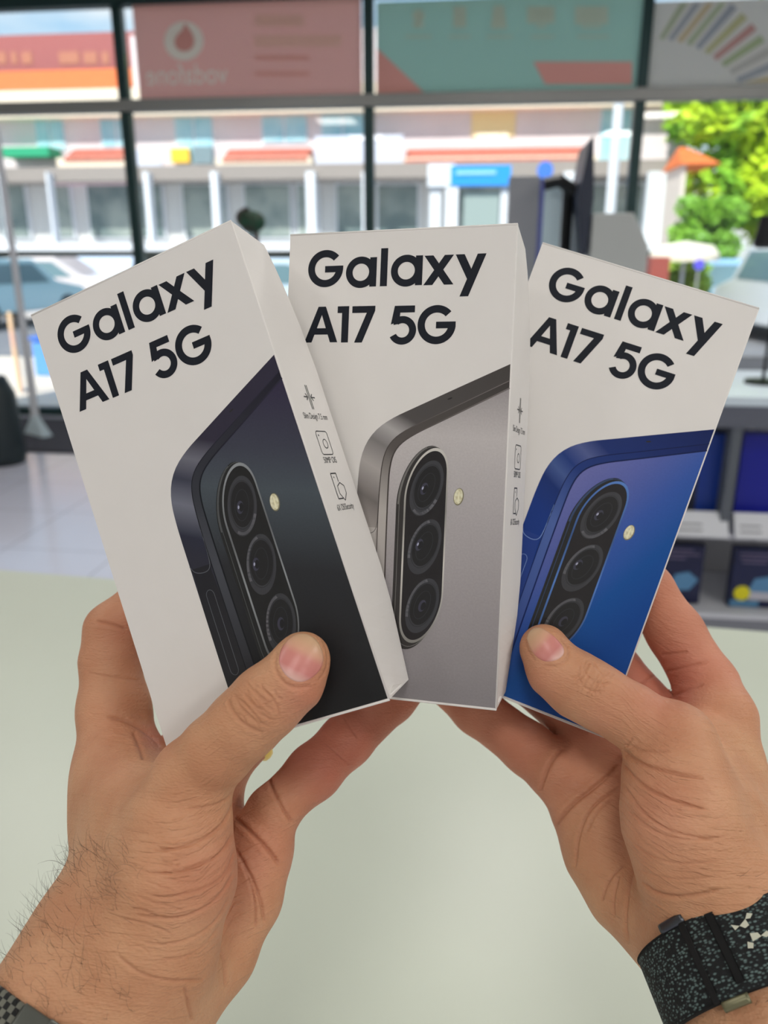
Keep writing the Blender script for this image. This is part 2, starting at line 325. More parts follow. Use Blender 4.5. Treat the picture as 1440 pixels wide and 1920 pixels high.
def car(u, wq, rot, col, label, L_=4.1, H=1.42, van=False):
    e = empty('van' if van else 'car', RM @ Matrix.Translation((u, wq, -.1)) @ Matrix.Rotation(math.radians(rot), 4, 'Z'), label, 'van' if van else 'car')
    W2 = .86; h = H; l = L_ / 2
    if van: prof = [(-l, .3), (-l, h * .95), (-l + .1, h), (l * .35, h), (l * .62, h * .62), (l * .97, h * .5), (l, .3)]
    else: prof = [(-l, .3), (-l, h * .55), (-l * .86, h * .62), (-l * .62, h * .97), (-l * .4, h), (l * .12, h), (l * .48, h * .66), (l * .93, h * .55), (l, .32)]
    MB().prism(prof, -W2, W2, 'y').build('body', mat('paint_%d_%d_%d' % col, col, .25, .1, coat=.5), e, bevel=.05)
    gp = [(-l * .58, h * .64), (-l * .5, h * .92), (l * .1, h * .92), (l * .36, h * .64)] if not van else [(-l * .2, h * .6), (-l * .2, h * .9), (l * .33, h * .9), (l * .52, h * .62)]
    g = mat('car_glass', (110, 138, 146), .08)
    for s in (-1, 1): MB().prism(gp, s * (W2 + .002), s * (W2 + .012), 'y').build('side_window', g, e)
    for sx_ in (-1, 1):
        for sy in (-1, 1):
            a = [(sx_ * l * .62 + .31 * math.cos(t_ * math.pi / 9), .31 + .31 * math.sin(t_ * math.pi / 9)) for t_ in range(18)]
            wh = MB().prism(a, sy * (W2 - .15), sy * (W2 + .03), 'y').build('wheel', mat('tyre', (36, 36, 38), .8), e)
            a = [(sx_ * l * .62 + .18 * math.cos(t_ * math.pi / 9), .31 + .18 * math.sin(t_ * math.pi / 9)) for t_ in range(18)]
            MB().prism(a, sy * (W2 + .031), sy * (W2 + .05), 'y').build('hubcap', mat('hubcap', (180, 180, 184), .3, .8), wh)
    for sy in (-.6, .6): MB().box(l - .02, l + .03, sy - .16, sy + .16, .55, .7).build('headlight', mat('headlight', (240, 240, 235), .2), e)
def cu(px, wq): return RW(px, 520, wq)[0]
car(cu(110, 22), 22, 6, (226, 214, 214), 'pale pinkish silver car parked at far left under the left box corner')
car(cu(205, 24), 24, -80, (222, 232, 248), 'bluish white car parked nose-on left of the dark window bar')
car(cu(-10, 17.2), 17.2, 80, (176, 214, 224), 'pale turquoise car nearest the shop window at left')
car(cu(530, 18), 18, 8, (210, 226, 240), 'pale blue car seen in the gap between left and middle boxes')
car(cu(1350, 18), 18.2, 5, (160, 200, 232), 'light blue car to the left of the white van')
car(cu(1530, 15.4), 15.4, 100, (232, 234, 236), 'white van at the right frame edge', 4.4, 1.75, True)
# bus shelter like booth with the blue sign, parasol, street bin and road sign
SW = 15
def thing_at(name, px, py, wq, z, label, cat): u, _ = RW(px, py, wq); return rthing(name, u, wq, z, label, cat), u
e, o0 = thing_at('kiosk', 880, 400, SW, -.1, 'white framed street kiosk under a bright blue and white sign', 'kiosk')
def kb(name, x0, y0, x1, y1, m, d0=-.05, d1=.1, par=None, wq=SW, off=None, zb=-.1):
    a0, a1, b0, b1 = R2(x0, y0, x1, y1, wq); q = o0 if off is None else off
    return MB().box(a0 - q, a1 - q, d0, d1, b0 - zb, b1 - zb).build(name, m, par or e)
kb('sign_panel', 803, 308, 852, 350, M_white, -.1, .3)
kb('blue_sign', 846, 312, 957, 348, mat('sign_blue', (20, 150, 240), .5), -.12, .28)
kb('sign_lines', 856, 322, 930, 328, mat('sign_text', (150, 210, 245), .5), -.14, -.121)
for x in (806, 940): kb('post', x, 350, x + 15, 640, M_white, 0, .15)
kb('poster_panel', 870, 360, 925, 640, mat('kiosk_panel', (150, 165, 162), .5), .05, .1)
e, o0 = thing_at('street_sign', 1022, 320, 12, -.1, 'blue oval sign on a white pole above the black arm', 'sign')
a = R2(1009, 303, 1037, 336, 12); zc = (a[2] + a[3]) / 2 + .1; hw = (a[1] - a[0]) / 2
MB().prism(circ(0, zc, hw, 24, (a[3] - a[2]) / 2), -.03, .03, 'y').build('plate', mat('sign_blue2', (60, 120, 220), .5), e)
MB().tube([(0, .06, 0), (0, .06, zc + .1)], .03).build('pole', M_white, e)
e, o0 = thing_at('lamp_post', 1152, 300, 11, -.1, 'white street pole standing left of the right window bar', 'pole')
MB().tube([(0, 0, 0), (0, 0, 3.6)], [.07, .06]).build('pole', M_white, e); MB().lathe([(0, 0), (.14, 0), (.12, .05), (.07, .08)], (0, 0, 0)).build('foot', M_white, e)
e, o0 = thing_at('parasol', 1284, 470, 16, -.1, 'flat cream parasol above the small shrub', 'parasol')
a = R2(1222, 452, 1348, 484, 16); hw = (a[1] - a[0]) / 2
MB().lathe([(0, a[3] + .1), (hw * .8, a[3] + .02), (hw, a[2] + .16), (hw * .98, a[2] + .05), (0, a[3] - .05)]).build('canopy', mat('cream_cloth', (242, 228, 206), .8), e)
MB().tube([(0, 0, 0), (0, 0, a[3])], .03).build('pole', M_white, e)
e, o0 = thing_at('flower_stand', 1237, 490, 15, -.1, 'red brown stand under the parasol', 'stand')
a = R2(1222, 482, 1256, 502, 15); MB().box(a[0] - o0, a[1] - o0, 0, .5, 0, a[3] + .1).build('body', mat('redbrown', (150, 70, 60), .8), e, bevel=.02)
e, o0 = thing_at('traffic_sign', 1311, 496, 15, -.1, 'small round blue traffic sign by the light blue car', 'sign')
zc = RW(1311, 496, 15)[1] + .1; MB().prism(circ(0, zc, .09, 20), -.01, .01, 'y').build('disc', mat('sign_purple', (90, 80, 210), .5), e); MB().tube([(0, .03, 0), (0, .03, zc)], .02).build('pole', mat('pole_grey', (150, 150, 150), .5), e)
e, o0 = thing_at('rubbish_container', 90, 690, 9.4, -.02, 'bright blue street bin outside left of the left box', 'bin')
a = R2(58, 640, 100, 720, 9.4); MB().box(a[0] - o0, a[1] - o0 + .1, 0, .5, .0, a[3] + .02).build('body', mat('bin_blue', (90, 150, 235), .5), e, bevel=.03); MB().box(a[0] - o0 - .02, a[1] - o0 + .12, -.03, .53, a[3] + .03, a[3] + .08).build('lid', mat('bin_lid', (60, 110, 200), .5), e, bevel=.01)
e, o0 = thing_at('street_board', 28, 640, 8.2, -.02, 'pink and cream pavement board outside at far left', 'board')
a = R2(12, 585, 44, 765, 8.2); MB().box(a[0] - o0, a[1] - o0, 0, .05, .02, a[3] + .02).build('panel', mat('board_pink', (240, 190, 170), .7, noise=(2.5, (246, 214, 160))), e, bevel=.005)
for s in (0, 1): MB().box((a[0] - o0) * (1 - s) + (a[1] - o0 - .03) * s, (a[0] - o0 + .03) * (1 - s) + (a[1] - o0) * s, .05, .3, 0, .03).build('foot', M_white, e)

# ------------------------------------------------------------------ inside: mat, stand, cabinet, packs, monitor
e, o0 = thing_at('door_mat', 80, 850, 6.3, 0, 'dark charcoal door mat on the floor by the window at left', 'mat')
MB().box(-1.2, 1.15, -.72, .45, .001, .012).build('pile', mat('mat_grey', (74, 72, 80), .95, bump=(300, .5, .003)), e); MB().box(-1.23, 1.18, -.75, .48, .0005, .006).build('rubber_edge', mat('rubber', (50, 50, 54), .8), e)
e, o0 = thing_at('display_stand', 28, 500, 6.2, 0, 'tall white pole stand with splayed foot at the left frame edge', 'stand')
zt = RW(6, 225, 6.2)[1]
MB().tube([(0, 0, .05), (0, 0, zt)], [.035, .022]).build('pole', M_white, e)
MB().add([(-.09, -.05, .012), (.16, -.2, .012), (.2, -.12, .012), (.05, .05, .012), (-.02, -.02, .16), (.04, -.02, .16)], [(0, 1, 4), (1, 5, 4), (1, 2, 5), (2, 3, 5), (3, 0, 4, 5), (0, 3, 2, 1)]).build('foot', mat('pale_blue_metal', (205, 222, 230), .4), e)
e, o0 = thing_at('display_box', -14, 740, 5.25, 0, 'dark rounded object at the left frame edge beside the pole stand', 'display')
MB().lathe([(0, 0), (.16, 0), (.17, .05), (.15, .5), (.1, .62), (0, .62)]).build('body', mat('dark_green', (30, 42, 46), .5), e, smooth=True)

# phone accessory cabinet
CW = 2.63
uc, zt = RW(1330, 741, CW); e = rthing('display_cabinet', uc, CW, 0, 'grey white display cabinet with shelves of hanging packs at right', 'cabinet')
M_cab = mat('cabinet_grey', (206, 208, 214), .45); M_cab2 = mat('cabinet_grey_dark', (128, 130, 138), .6); x0, x1 = -1.5, 1.1
MB().box(x0, x1, -.02, .62, zt - .03, zt).build('top', mat('cabinet_top', (214, 228, 238), .35), e, bevel=.003)
MB().box(x0, x1, .6, .66, zt - .03, zt + .05).build('back_rail', M_cab2, e)
MB().box(x0, x1, .40, .44, .02, zt - .03).build('back_panel', mat('pegboard', (190, 190, 194), .6), e)
zs = RW(1340, 1000, CW + .0)[1]; zs2 = RW(1340, 1150, CW)[1]
MB().box(x0, x1, 0, .4, zs - .02, zs).build('shelf', M_cab, e, bevel=.002); MB().box(x0, x1, 0, .4, zs2 - .02, zs2).build('shelf', M_cab, e, bevel=.002)
MB().box(x0, x1, .0, .4, .0, zs2 - .02).build('plinth', M_cab2, e)
for x in (x0, x1 - .03): MB().box(x, x + .03, -.01, .62, 0, zt - .03).build('side_panel', M_cab, e)
ux = RW(1372, 900, CW)[0] - uc; MB().box(ux - .02, ux + .012, -.005, .4, zs, zt - .03).build('upright', mat('upright_grey', (92, 98, 106), .6), e)
MB().box(x0 + .03, x1 - .03, -.012, -.002, zt - .1, zt - .03).build('top_rail', mat('rail_dark', (96, 100, 112), .5), e)
packs = [(1262, 812, 1352, 968, (10, 52, 140), 'blue hanging pack with a dark device picture left of the cabinet upright', 'hi'),
         (1396, 812, 1470, 968, (8, 22, 150), 'deep blue hanging pack right of the cabinet upright', 'hi'),
         (1236, 1020, 1310, 1132, (10, 18, 60), 'navy pack with pale blue earbuds picture on lower shelf beside index finger', 'lo'),
         (1380, 1028, 1466, 1142, (10, 22, 66), 'navy pack with yellow round sticker on lower shelf at right', 'lo')]
for px0, py0, px1, py1, col, lab, kd in packs:
    a = R2(px0, py0, px1, py1, CW + .06); ez = a[2]; ee = rthing('accessory_pack', a[0], CW + .06, ez, lab, 'package', 'boxed accessories hanging in the cabinet')
    wd, ht = a[1] - a[0], a[3] - a[2]
    MB().box(0, wd, 0, .045, 0, ht).build('carton', mat('pack_%d_%d' % col[:2], col, .35), ee, bevel=.002)
    MB().tube([(wd / 2, .045, ht - .012), (wd / 2, .33, ht - .012)], .003, 8).build('hook', mat('chrome', (200, 200, 205), .2, 1), ee)
    wt = mat('pack_print_pale', (150, 165, 205), .5)
    mb = MB()
    if kd == 'hi' and px0 < 1300:
        for j, (l0, l1) in enumerate(((.05, .3), (.08, .42), (.05, .38), (.08, .3))): mb.box(wd * l0, wd * l1, -.0014, -.0002, ht * (.88 - j * .07), ht * (.91 - j * .07))
        mb.build('printed_lines', wt, ee); MB().box(wd * .12, wd * .52, -.004, -.0015, ht * .02, ht * .5).build('device_picture', mat('device_dark', (20, 26, 48), .4), ee, bevel=.001)
    elif kd == 'lo':
        for j, (l0, l1) in enumerate(((.1, .75), (.1, .9), (.15, .6))): mb.box(wd * l0, wd * l1, -.0014, -.0002, ht * (.9 - j * .07), ht * (.925 - j * .07))
        mb.build('printed_lines', mat('pack_print_dim', (110, 100, 130), .5), ee)
        MB().prism([(wd * .3, ht * .22), (wd * .75, ht * .24), (wd * .92, ht * .42), (wd * .7, ht * .55), (wd * .42, ht * .5)], -.003, -.0002, 'y').build('device_picture', mat('device_pale', (88, 140, 180), .4), ee)
        if px0 > 1300:
            MB().prism(circ(wd * .22, ht * .25, wd * .15), -.005, -.0032, 'y').build('round_sticker', mat('sticker_yellow', (226, 216, 20), .5), ee)
            MB().box(wd * .35, wd * .98, -.0045, -.0031, ht * .14, ht * .28).build('white_label', mat('label_w', (190, 190, 200), .5), ee)
            MB().box(wd * .02, wd * .55, -.003, -.0003, ht * .02, ht * .12).build('blue_strip', mat('device_pale', (88, 140, 180), .4), ee)
for px0, px1, lab in ((1262, 1366, 'white price card strip under the blue pack left of the upright'), (1384, 1470, 'white price card strip under the deep blue pack at right')):
    a = R2(px0, 962, px1, 1000, CW - .03); ee = rthing('price_card', a[0], CW - .03, zs, lab, 'price card', 'price cards on the cabinet shelf'); wd = a[1] - a[0]
    MB().prism([(-.01, 0), (.045, .07), (.05, .07), (.0, 0)], 0, wd, 'x').build('card', M_white, ee)
    mb = MB()
    for j in range(3): mb.add([(wd * .1, .0005 + j * .014, .016 + j * .016), (wd * .55, .0005 + j * .014, .016 + j * .016), (wd * .55, .0035 + j * .014, .02 + j * .016), (wd * .1, .0035 + j * .014, .02 + j * .016)], [(0, 1, 2, 3)])
    mb.build('printed_lines', mat('ink_grey', (110, 110, 116), .6), ee)
# monitor seen edge-on with its arm, a till and a grey post, all standing on the cabinet
MW = 2.95
e, o0 = thing_at('monitor', 1094, 400, MW, zt, 'thin black monitor seen edge-on standing behind the right box', 'monitor')
a = R2(1080, 262, 1110, 478, MW)
MB().prism([(-.012, a[2] - zt), (.012, a[2] - zt), (.020, (a[2] + a[3]) / 2 - zt), (.006, a[3] - zt), (-.006, a[3] - zt - .01), (-.03, (a[2] + a[3]) / 2 - zt)], -.09, .24, 'y').build('screen_housing', mat('black_plastic', (34, 42, 62), .4), e)
az = RW(1050, 342, MW)[1] - zt; ax = RW(1022, 345, MW)[0] - o0
mb = MB(); mb.tube([(-.02, .06, az - .03), (ax * .6, .06, az + .01), (ax, .06, az)], .022); mb.build('arm', mat('black_metal', (20, 22, 26), .4, .5), e)
MB().tube([(ax * .35, .08, 0), (ax * .35, .08, az)], .02).build('stand_column', MATS['black_metal'], e); MB().box(-.22, .05, -.03, .22, 0, .015).build('foot', MATS['black_metal'], e, bevel=.003)
e, o0 = thing_at('light_panel', 1034, 400, 3.08, zt, 'narrow white upright panel behind the monitor arm', 'panel')
a = R2(1022, 352, 1048, 470, 3.08); MB().box(a[0] - o0, a[1] - o0, 0, .03, 0, a[3] - zt).build('panel', mat('panel_white', (210, 232, 244), .4), e, bevel=.003); MB().box(-.06, .06, -.05, .08, 0, .01).build('foot', M_white, e)
e, o0 = thing_at('cash_register', 1160, 450, 2.86, zt, 'grey plastic till housing with slanted corner behind the right box', 'till')
a = R2(1112, 400, 1216, 520, 2.86); L2 = lambda px, py: (RW(px, py, 2.86)[0] - o0, RW(px, py, 2.86)[1] - zt)
MB().prism([L2(1112, 400), L2(1188, 399), L2(1203, 430), L2(1216, 462), (L2(1216, 462)[0], .02), (L2(1112, 400)[0], .02)], 0, .2, 'y').build('housing', mat('till_grey', (184, 187, 186), .5), e, bevel=.004)
MB().box(L2(1112, 400)[0] - .02, L2(1216, 400)[0] + .02, -.03, .22, 0, .02).build('base', mat('till_dark', (80, 84, 88), .5), e)
e, o0 = thing_at('grey_column', 982, 400, 3.1, zt, 'dark grey upright display column behind the middle box', 'display')
a = R2(955, 330, 1004, 500, 3.1); MB().box(a[0] - o0, a[1] - o0, 0, .08, 0, a[3] - zt).build('column', mat('column_grey', (150, 152, 160), .5), e, bevel=.004)
a2 = R2(1003, 335, 1016, 500, 3.1); MB().box(a2[0] - o0 + .001, a2[1] - o0, .01, .07, 0, a2[3] - zt).build('violet_edge', mat('violet_edge', (110, 116, 190), .5), e)
e, o0 = thing_at('potted_plant', 470, 420, 2.95, zt, 'small dark plant with rounded deep green crown behind left box', 'plant')
cx, cz = 0, RW(470, 416, 2.95)[1] - zt
MB().lathe([(0, 0), (.05, 0), (.065, .1), (.06, .1), (.055, .09), (0, .09)]).build('pot', mat('pot_black', (40, 38, 38), .6), e)
MB().tube([(0, 0, .08), (.01, 0, cz * .6), (.02, 0, cz - .03)], [.012, .01, .008]).build('stem', mat('stem_brown', (70, 44, 36), .8), e)
V = []; Fc = []
for _ in range(900):
    d = Vector((random.gauss(0, 1), random.gauss(0, 1), random.gauss(0, 1))).normalized(); p = Vector((d.x * .05, d.y * .05, cz + d.z * .036 + (.012 if d.x < -.3 else 0)))
    a_ = d.orthogonal().normalized(); b_ = d.cross(a_); s_ = .014; k_ = len(V); V += [tuple(p + a_ * s_), tuple(p + b_ * s_ * .6), tuple(p - a_ * s_), tuple(p - b_ * s_ * .6)]; Fc.append((k_, k_ + 1, k_ + 2, k_ + 3))
me = bpy.data.meshes.new('foliage'); me.from_pydata(V, [], Fc); link('foliage', me, mat('deep_green', (14, 66, 44), .6, noise=(14, (60, 30, 34), .1)), e)
e, o0 = thing_at('black_lamp', 1436, 430, 2.9, zt, 'black hanging-head desk lamp at the right frame edge before the tree', 'lamp')
zl = RW(1436, 405, 2.9)[1] - zt; MB().tube([(.06, 0, 0), (.06, 0, zl)], .006).build('pole', MATS['black_metal'], e); MB().lathe([(0, zl), (.02, zl), (.035, zl - .09), (.02, zl - .1), (0, zl - .1)], (.0, 0, 0)).build('head', MATS['black_metal'], e); MB().lathe([(0, 0), (.06, 0), (.06, .012), (0, .012)], (.06, 0, 0)).build('foot', MATS['black_metal'], e); MB().tube([(.0, 0, zl - .01), (.06, 0, zl - .005)], .005).build('arm', MATS['black_metal'], e)

# the white counter under the hands
cy = math.radians(-11); uq = CM.to_3x3() @ Vector(((700 - 720) / F, (960 - 1124) / F, -1)); k_ = (.95 - 1.45) / uq.z; P0 = EYE + uq * k_
ct = empty('counter', Matrix.Translation((P0.x, P0.y, 0)) @ Matrix.Rotation(cy, 4, 'Z'), 'white laminate shop counter below the two hands', 'counter')
MB().box(-1.6, 1.9, -1.05, 0, .91, .95).build('worktop', mat('white_laminate', (199, 206, 192), .34, noise=(1.5, (195, 201, 187))), ct, bevel=.003)
MB().box(-1.55, 1.85, -.95, -.05, .04, .91).build('body', mat('counter_body', (205, 206, 204), .5), ct)
MB().box(-1.5, 1.8, -.9, -.1, 0, .04).build('plinth', M_cab2, ct)
# ------------------------------------------------------------------ the three phone boxes
BW_, BH_, BT_, BULGE = .082, .1645, .0275, .0038
BOX = [  # rotation rows, centre of the front face (camera frame, metres), size factor
 ([[.91391, -.31684, -.25371], [.31989, .94697, -.03032], [.24986, -.05345, .9668]], [-.06085, .00492, -.2652], .9839),
 ([[.96388, .04094, -.26319], [-.04513, .99893, -.00987], [.2625, .0214, .96469]], [.0021, .01641, -.27848], .9884),
 ([[.92834, .34734, -.13243], [-.34031, .93746, .07322], [.14958, -.02291, .98848]], [.07142, .01092, -.3030], 1.0300)]
def box_matrix(i):
    R_, t_, s_ = BOX[i]; M = Matrix(R_).to_4x4() @ Matrix.Scale(s_, 4); M.translation = Vector(t_); return CM @ M
def cutf(s):
    return float(np.interp(s, [0, .05, .11, .2, .3, .75, .83, 1], [0, .3, .57, .85, 1, .95, .78, 0]))
M_card = mat('white_cardboard', (232, 228, 225), .55, 0, .3, noise=(60, (229, 225, 222), .3))
M_ink = mat('navy_ink', (17, 22, 34), .6, 0, .25)
def grad(name, stops, p0, p1, rough=.38, noise=0.0):   # printed gradient running from p0 to p1 (mm on the face)
    m = mat(name, (128, 128, 128), rough, 0, .22); n = m.node_tree; b = n.nodes['Principled BSDF']
    t = n.nodes.new('ShaderNodeTexCoord'); v = n.nodes.new('ShaderNodeVectorMath'); v.operation = 'DOT_PRODUCT'
    a = Vector((p0[0] / 1000 - BW_ / 2, BH_ / 2 - p0[1] / 1000, 0)); c = Vector((p1[0] / 1000 - BW_ / 2, BH_ / 2 - p1[1] / 1000, 0)); d = c - a; L_ = d.length_squared
    v.inputs[1].default_value = d / L_; s = n.nodes.new('ShaderNodeMath'); s.operation = 'SUBTRACT'; s.inputs[1].default_value = a.dot(d) / L_
    r = n.nodes.new('ShaderNodeValToRGB'); el = r.color_ramp.elements
    el[0].position = stops[0][0]; el[0].color = rgba(stops[0][1]); el[1].position = stops[-1][0]; el[1].color = rgba(stops[-1][1])
    for p, q in stops[1:-1]: x = el.new(p); x.color = rgba(q)
    n.links.new(t.outputs['Object'], v.inputs[0]); n.links.new(v.outputs['Value'], s.inputs[0]); n.links.new(s.outputs[0], r.inputs[0])
    last_ = r.outputs[0]
    if noise:
        no = n.nodes.new('ShaderNodeTexNoise'); no.inputs['Scale'].default_value = 1400; mx = n.nodes.new('ShaderNodeMixRGB'); mx.blend_type = 'OVERLAY'; mx.inputs[0].default_value = noise
        n.links.new(t.outputs['Object'], no.inputs[0]); n.links.new(last_, mx.inputs[1]); n.links.new(no.outputs[0], mx.inputs[2]); last_ = mx.outputs[0]
    n.links.new(last_, b.inputs['Base Color']); return m
def mm(x, y, z=0.): return (x / 1000 - BW_ / 2, BH_ / 2 - y / 1000, z)
def poly_mesh(name, polys, m, parent, z):       # flat printed shapes; z in metres above the card
    mb = MB()
    for i, p in enumerate(polys): mb.add([mm(x, y, z + i * 2e-6) for x, y in p], [tuple(range(len(p) - 1, -1, -1))])
    b = mb.build(name, m, parent)
    return b
def ring_mesh(name, outer, inner, m, parent, z, mb=None, fin=True):
    mb = mb or MB(); n_ = len(outer)
    mb.add([mm(x, y, z) for x, y in outer] + [mm(x, y, z) for x, y in inner], [(i, (i + 1) % n_, n_ + (i + 1) % n_, n_ + i) for i in range(n_)])
    return mb.build(name, m, parent) if fin else mb
def stroke(mb, pts, w_, z, closed=False):
    n_ = len(pts)
    for i in range(n_ if closed else n_ - 1):
        a, b = Vector(pts[i]), Vector(pts[(i + 1) % n_]); d = (b - a).normalized(); nn = Vector((-d.y, d.x)) * w_ / 2; e_ = d * w_ * .3
        mb.add([mm(*(a - nn - e_), z), mm(*(b - nn + e_), z), mm(*(b + nn + e_), z), mm(*(a + nn - e_), z)], [(0, 3, 2, 1)])
def arc_poly(mb, cx, cy, r, w_, a0, a1, z, n_=48):     # angles in degrees, clockwise on the page from +x
    o = [(cx + (r + w_ / 2) * math.cos(math.radians(a0 + (a1 - a0) * i / n_)), cy + (r + w_ / 2) * math.sin(math.radians(a0 + (a1 - a0) * i / n_))) for i in range(n_ + 1)]
    q = [(cx + (r - w_ / 2) * math.cos(math.radians(a0 + (a1 - a0) * i / n_)), cy + (r - w_ / 2) * math.sin(math.radians(a0 + (a1 - a0) * i / n_))) for i in range(n_ + 1)]
    mb.add([mm(*p, z) for p in o] + [mm(*p, z) for p in q], [(i, n_ + 1 + i, n_ + 2 + i, i + 1) for i in range(n_)])
def lettering():
    mb = MB(); z = 6e-5; P = lambda p, k_=0: mb.add([mm(x, y, z + k_ * 1e-6) for x, y in p], [tuple(range(len(p) - 1, -1, -1))])
    # Galaxy
    arc_poly(mb, 14.1, 12.6, 5.35, 2.6, 4, 318, z); P([(13.9, 11.7), (20.75, 11.7), (20.75, 13.0), (20.5, 14.0), (13.9, 14.0)], 1)
    for cx, x0, x1 in ((27.4, 30.7, 33.2), (44.0, 47.3, 49.8)):
        arc_poly(mb, cx, 14.35, 4.3, 2.5, 0, 360, z); P([(x0, 9.2), (x1, 9.2), (x1, 19.5), (x0, 19.5)], 1)
    P([(34.6, 6.2), (37.15, 6.2), (37.15, 19.5), (34.6, 19.5)])
    P([(50.3, 9.4), (53.5, 9.4), (60.9, 19.6), (57.6, 19.6)]); P([(57.5, 9.4), (60.7, 9.4), (53.5, 19.6), (50.3, 19.6)], 1)
    P([(61.3, 9.4), (64.4, 9.4), (68.0, 16.7), (66.4, 19.6)]); P([(68.9, 9.4), (71.9, 9.4), (66.2, 23.8), (63.2, 23.8)], 1)
    # A17 5G
    P([(12.0, 26.2), (13.4, 26.2), (13.4, 29.2), (9.8, 39.0), (7.0, 39.0)]); P([(13.4, 26.2), (14.8, 26.2), (19.6, 39.0), (16.8, 39.0), (13.4, 29.2)]); P([(10.2, 33.9), (16.4, 33.9), (17.3, 36.2), (9.4, 36.2)], 1)
    P([(19.3, 26.2), (23.6, 26.2), (23.6, 39.1), (21.0, 39.1), (21.0, 28.6), (19.3, 28.6)])
    P([(24.8, 26.3), (33.3, 26.3), (33.3, 28.0), (28.8, 39.2), (25.9, 39.2), (30.2, 28.7), (24.8, 28.7)])
    P([(40.4, 26.5), (47.7, 26.5), (47.7, 28.9), (42.5, 28.9), (42.2, 32.0), (39.2, 33.0)])
    arc_poly(mb, 43.4, 35.1, 3.75, 2.5, -128, 152, z + 1e-6); P([(40.2, 31.2), (41.6, 30.4), (42.2, 32.8), (40.2, 33.2)], 2)
    arc_poly(mb, 55.6, 33.3, 5.45, 2.6, 4, 318, z); P([(55.4, 32.3), (62.3, 32.3), (62.3, 33.6), (62.1, 34.6), (55.4, 34.6)], 1)
    return mb
def side_pt(depth, y, off=8e-5):       # point on the right side face, depth and y in mm
    s = y / 1000 / BH_; q = depth / 1000 / BT_
    return (BW_ / 2 + BULGE * cutf(s) * q + off, BH_ / 2 - y / 1000, -depth / 1000)
def side_print():
    mb = MB()
    def put(v, f, cx, cy):      # text: v in mm, y up
        mb.add([side_pt(cx + a, cy - b) for a, b in v], f)
    for txt, cy, hgt in (('Slim Design 7.5 mm', 69.0, 2.6), ('50MP OIS', 84.8, 2.6), ('6X OS/Security', 101.6, 2.6)):
        v, f = text_mesh(txt, hgt, .92); wd = max(a for a, b in v) * 2; k_ = min(1, (17.5 if 'Slim' in txt else 13) / wd)
        put([(a * k_, b * 1.2) for a, b in v], f, 14.5, cy)
    def st(pts, w_=.42, closed=False):
        n_ = len(pts)
        for i in range(n_ if closed else n_ - 1):
            a, b = Vector(pts[i]), Vector(pts[(i + 1) % n_]); d = (b - a).normalized(); nn = Vector((-d.y, d.x)) * w_ / 2
            mb.add([side_pt(*(a - nn)), side_pt(*(b - nn)), side_pt(*(b + nn)), side_pt(*(a + nn))], [(0, 1, 2, 3)])
    c = 14.5
    for dx in (-.5, .5): st([(c + dx, 56.6), (c + dx, 65.4)])
    st([(c - 4, 61), (c - 1.2, 61)]); st([(c - 2.4, 59.8), (c - 1.2, 61), (c - 2.4, 62.2)]); st([(c + 4, 61), (c + 1.2, 61)]); st([(c + 2.4, 59.8), (c + 1.2, 61), (c + 2.4, 62.2)])
    r_ = []
    for qx, qy, a0 in ((3.1, 3.1, 0), (-3.1, 3.1, 90), (-3.1, -3.1, 180), (3.1, -3.1, 270)):
        r_ += [(c + qx + 1.1 * math.cos(math.radians(a0 + t_)), 77.6 + qy + 1.1 * math.sin(math.radians(a0 + t_))) for t_ in (0, 30, 60, 90)]
    st(r_, .34, True); st([(c + .6 + 1.6 * math.cos(t_ * math.pi / 12), 77.9 + 1.6 * math.sin(t_ * math.pi / 12)) for t_ in range(24)], .32, True)
    st([(c - 2.9, 74.9), (c - 2.3, 74.9)], .6)
    st([(c + .4, 97.6), (c - 3.2, 97.6), (c - 3.2, 88.6), (c + .9, 88.6), (c + .9, 91.6)]); st([(c - 1.8, 90), (c - 1.3, 90)], .5)
    st([(c + 1.6, 92), (c + 4.2, 93.2), (c + 4.2, 95.8), (c + 1.6, 98.4), (c - 1, 95.8), (c - 1, 93.2)], .34, True)
    return mb
def stad(x0, x1, y0, y1, ry, n_=20):
    cx, rx = (x0 + x1) / 2, (x1 - x0) / 2
    return [(cx + rx * math.cos(math.pi + math.pi * i / n_), y0 + ry + ry * math.sin(math.pi + math.pi * i / n_)) for i in range(n_ + 1)] + [(cx + rx * math.cos(math.pi * i / n_), y1 - ry + ry * math.sin(math.pi * i / n_)) for i in range(n_ + 1)]
def skst(cx, hw, c1, c2, n_=24):       # upright slot with slanted oval ends
    k_ = hw / 5.95; rx, ry, t_ = 5.25 * k_, 10.7 * k_, math.radians(17); a_r = math.atan2(-ry * math.sin(t_), rx * math.cos(t_)); q = []
    for lo_, cy in ((a_r + math.pi, c1), (a_r, c2)):
        for i in range(n_ + 1):
            a = lo_ + math.pi * i / n_; q.append((cx + rx * math.cos(a) * math.cos(t_) - ry * math.sin(a) * math.sin(t_), cy + rx * math.cos(a) * math.sin(t_) + ry * math.sin(a) * math.cos(t_)))
    return q
def ell(cx, cy, rx, ry, tilt=0, n_=40):
    t_ = math.radians(tilt); return [(cx + rx * math.cos(a) * math.cos(t_) - ry * math.sin(a) * math.sin(t_), cy + rx * math.cos(a) * math.sin(t_) + ry * math.sin(a) * math.cos(t_)) for a in [2 * math.pi * i / n_ for i in range(n_)]]
def smooth_poly(pts, it=2):
    for _ in range(it):
        q = []
        for i in range(len(pts) - 1):
            a, b = Vector(pts[i]), Vector(pts[i + 1]); q += [tuple(a * .75 + b * .25), tuple(a * .25 + b * .75)]
        pts = [pts[0]] + q + [pts[-1]]
    return pts
YB = BH_ * 1000 - .5; XR = 81.6
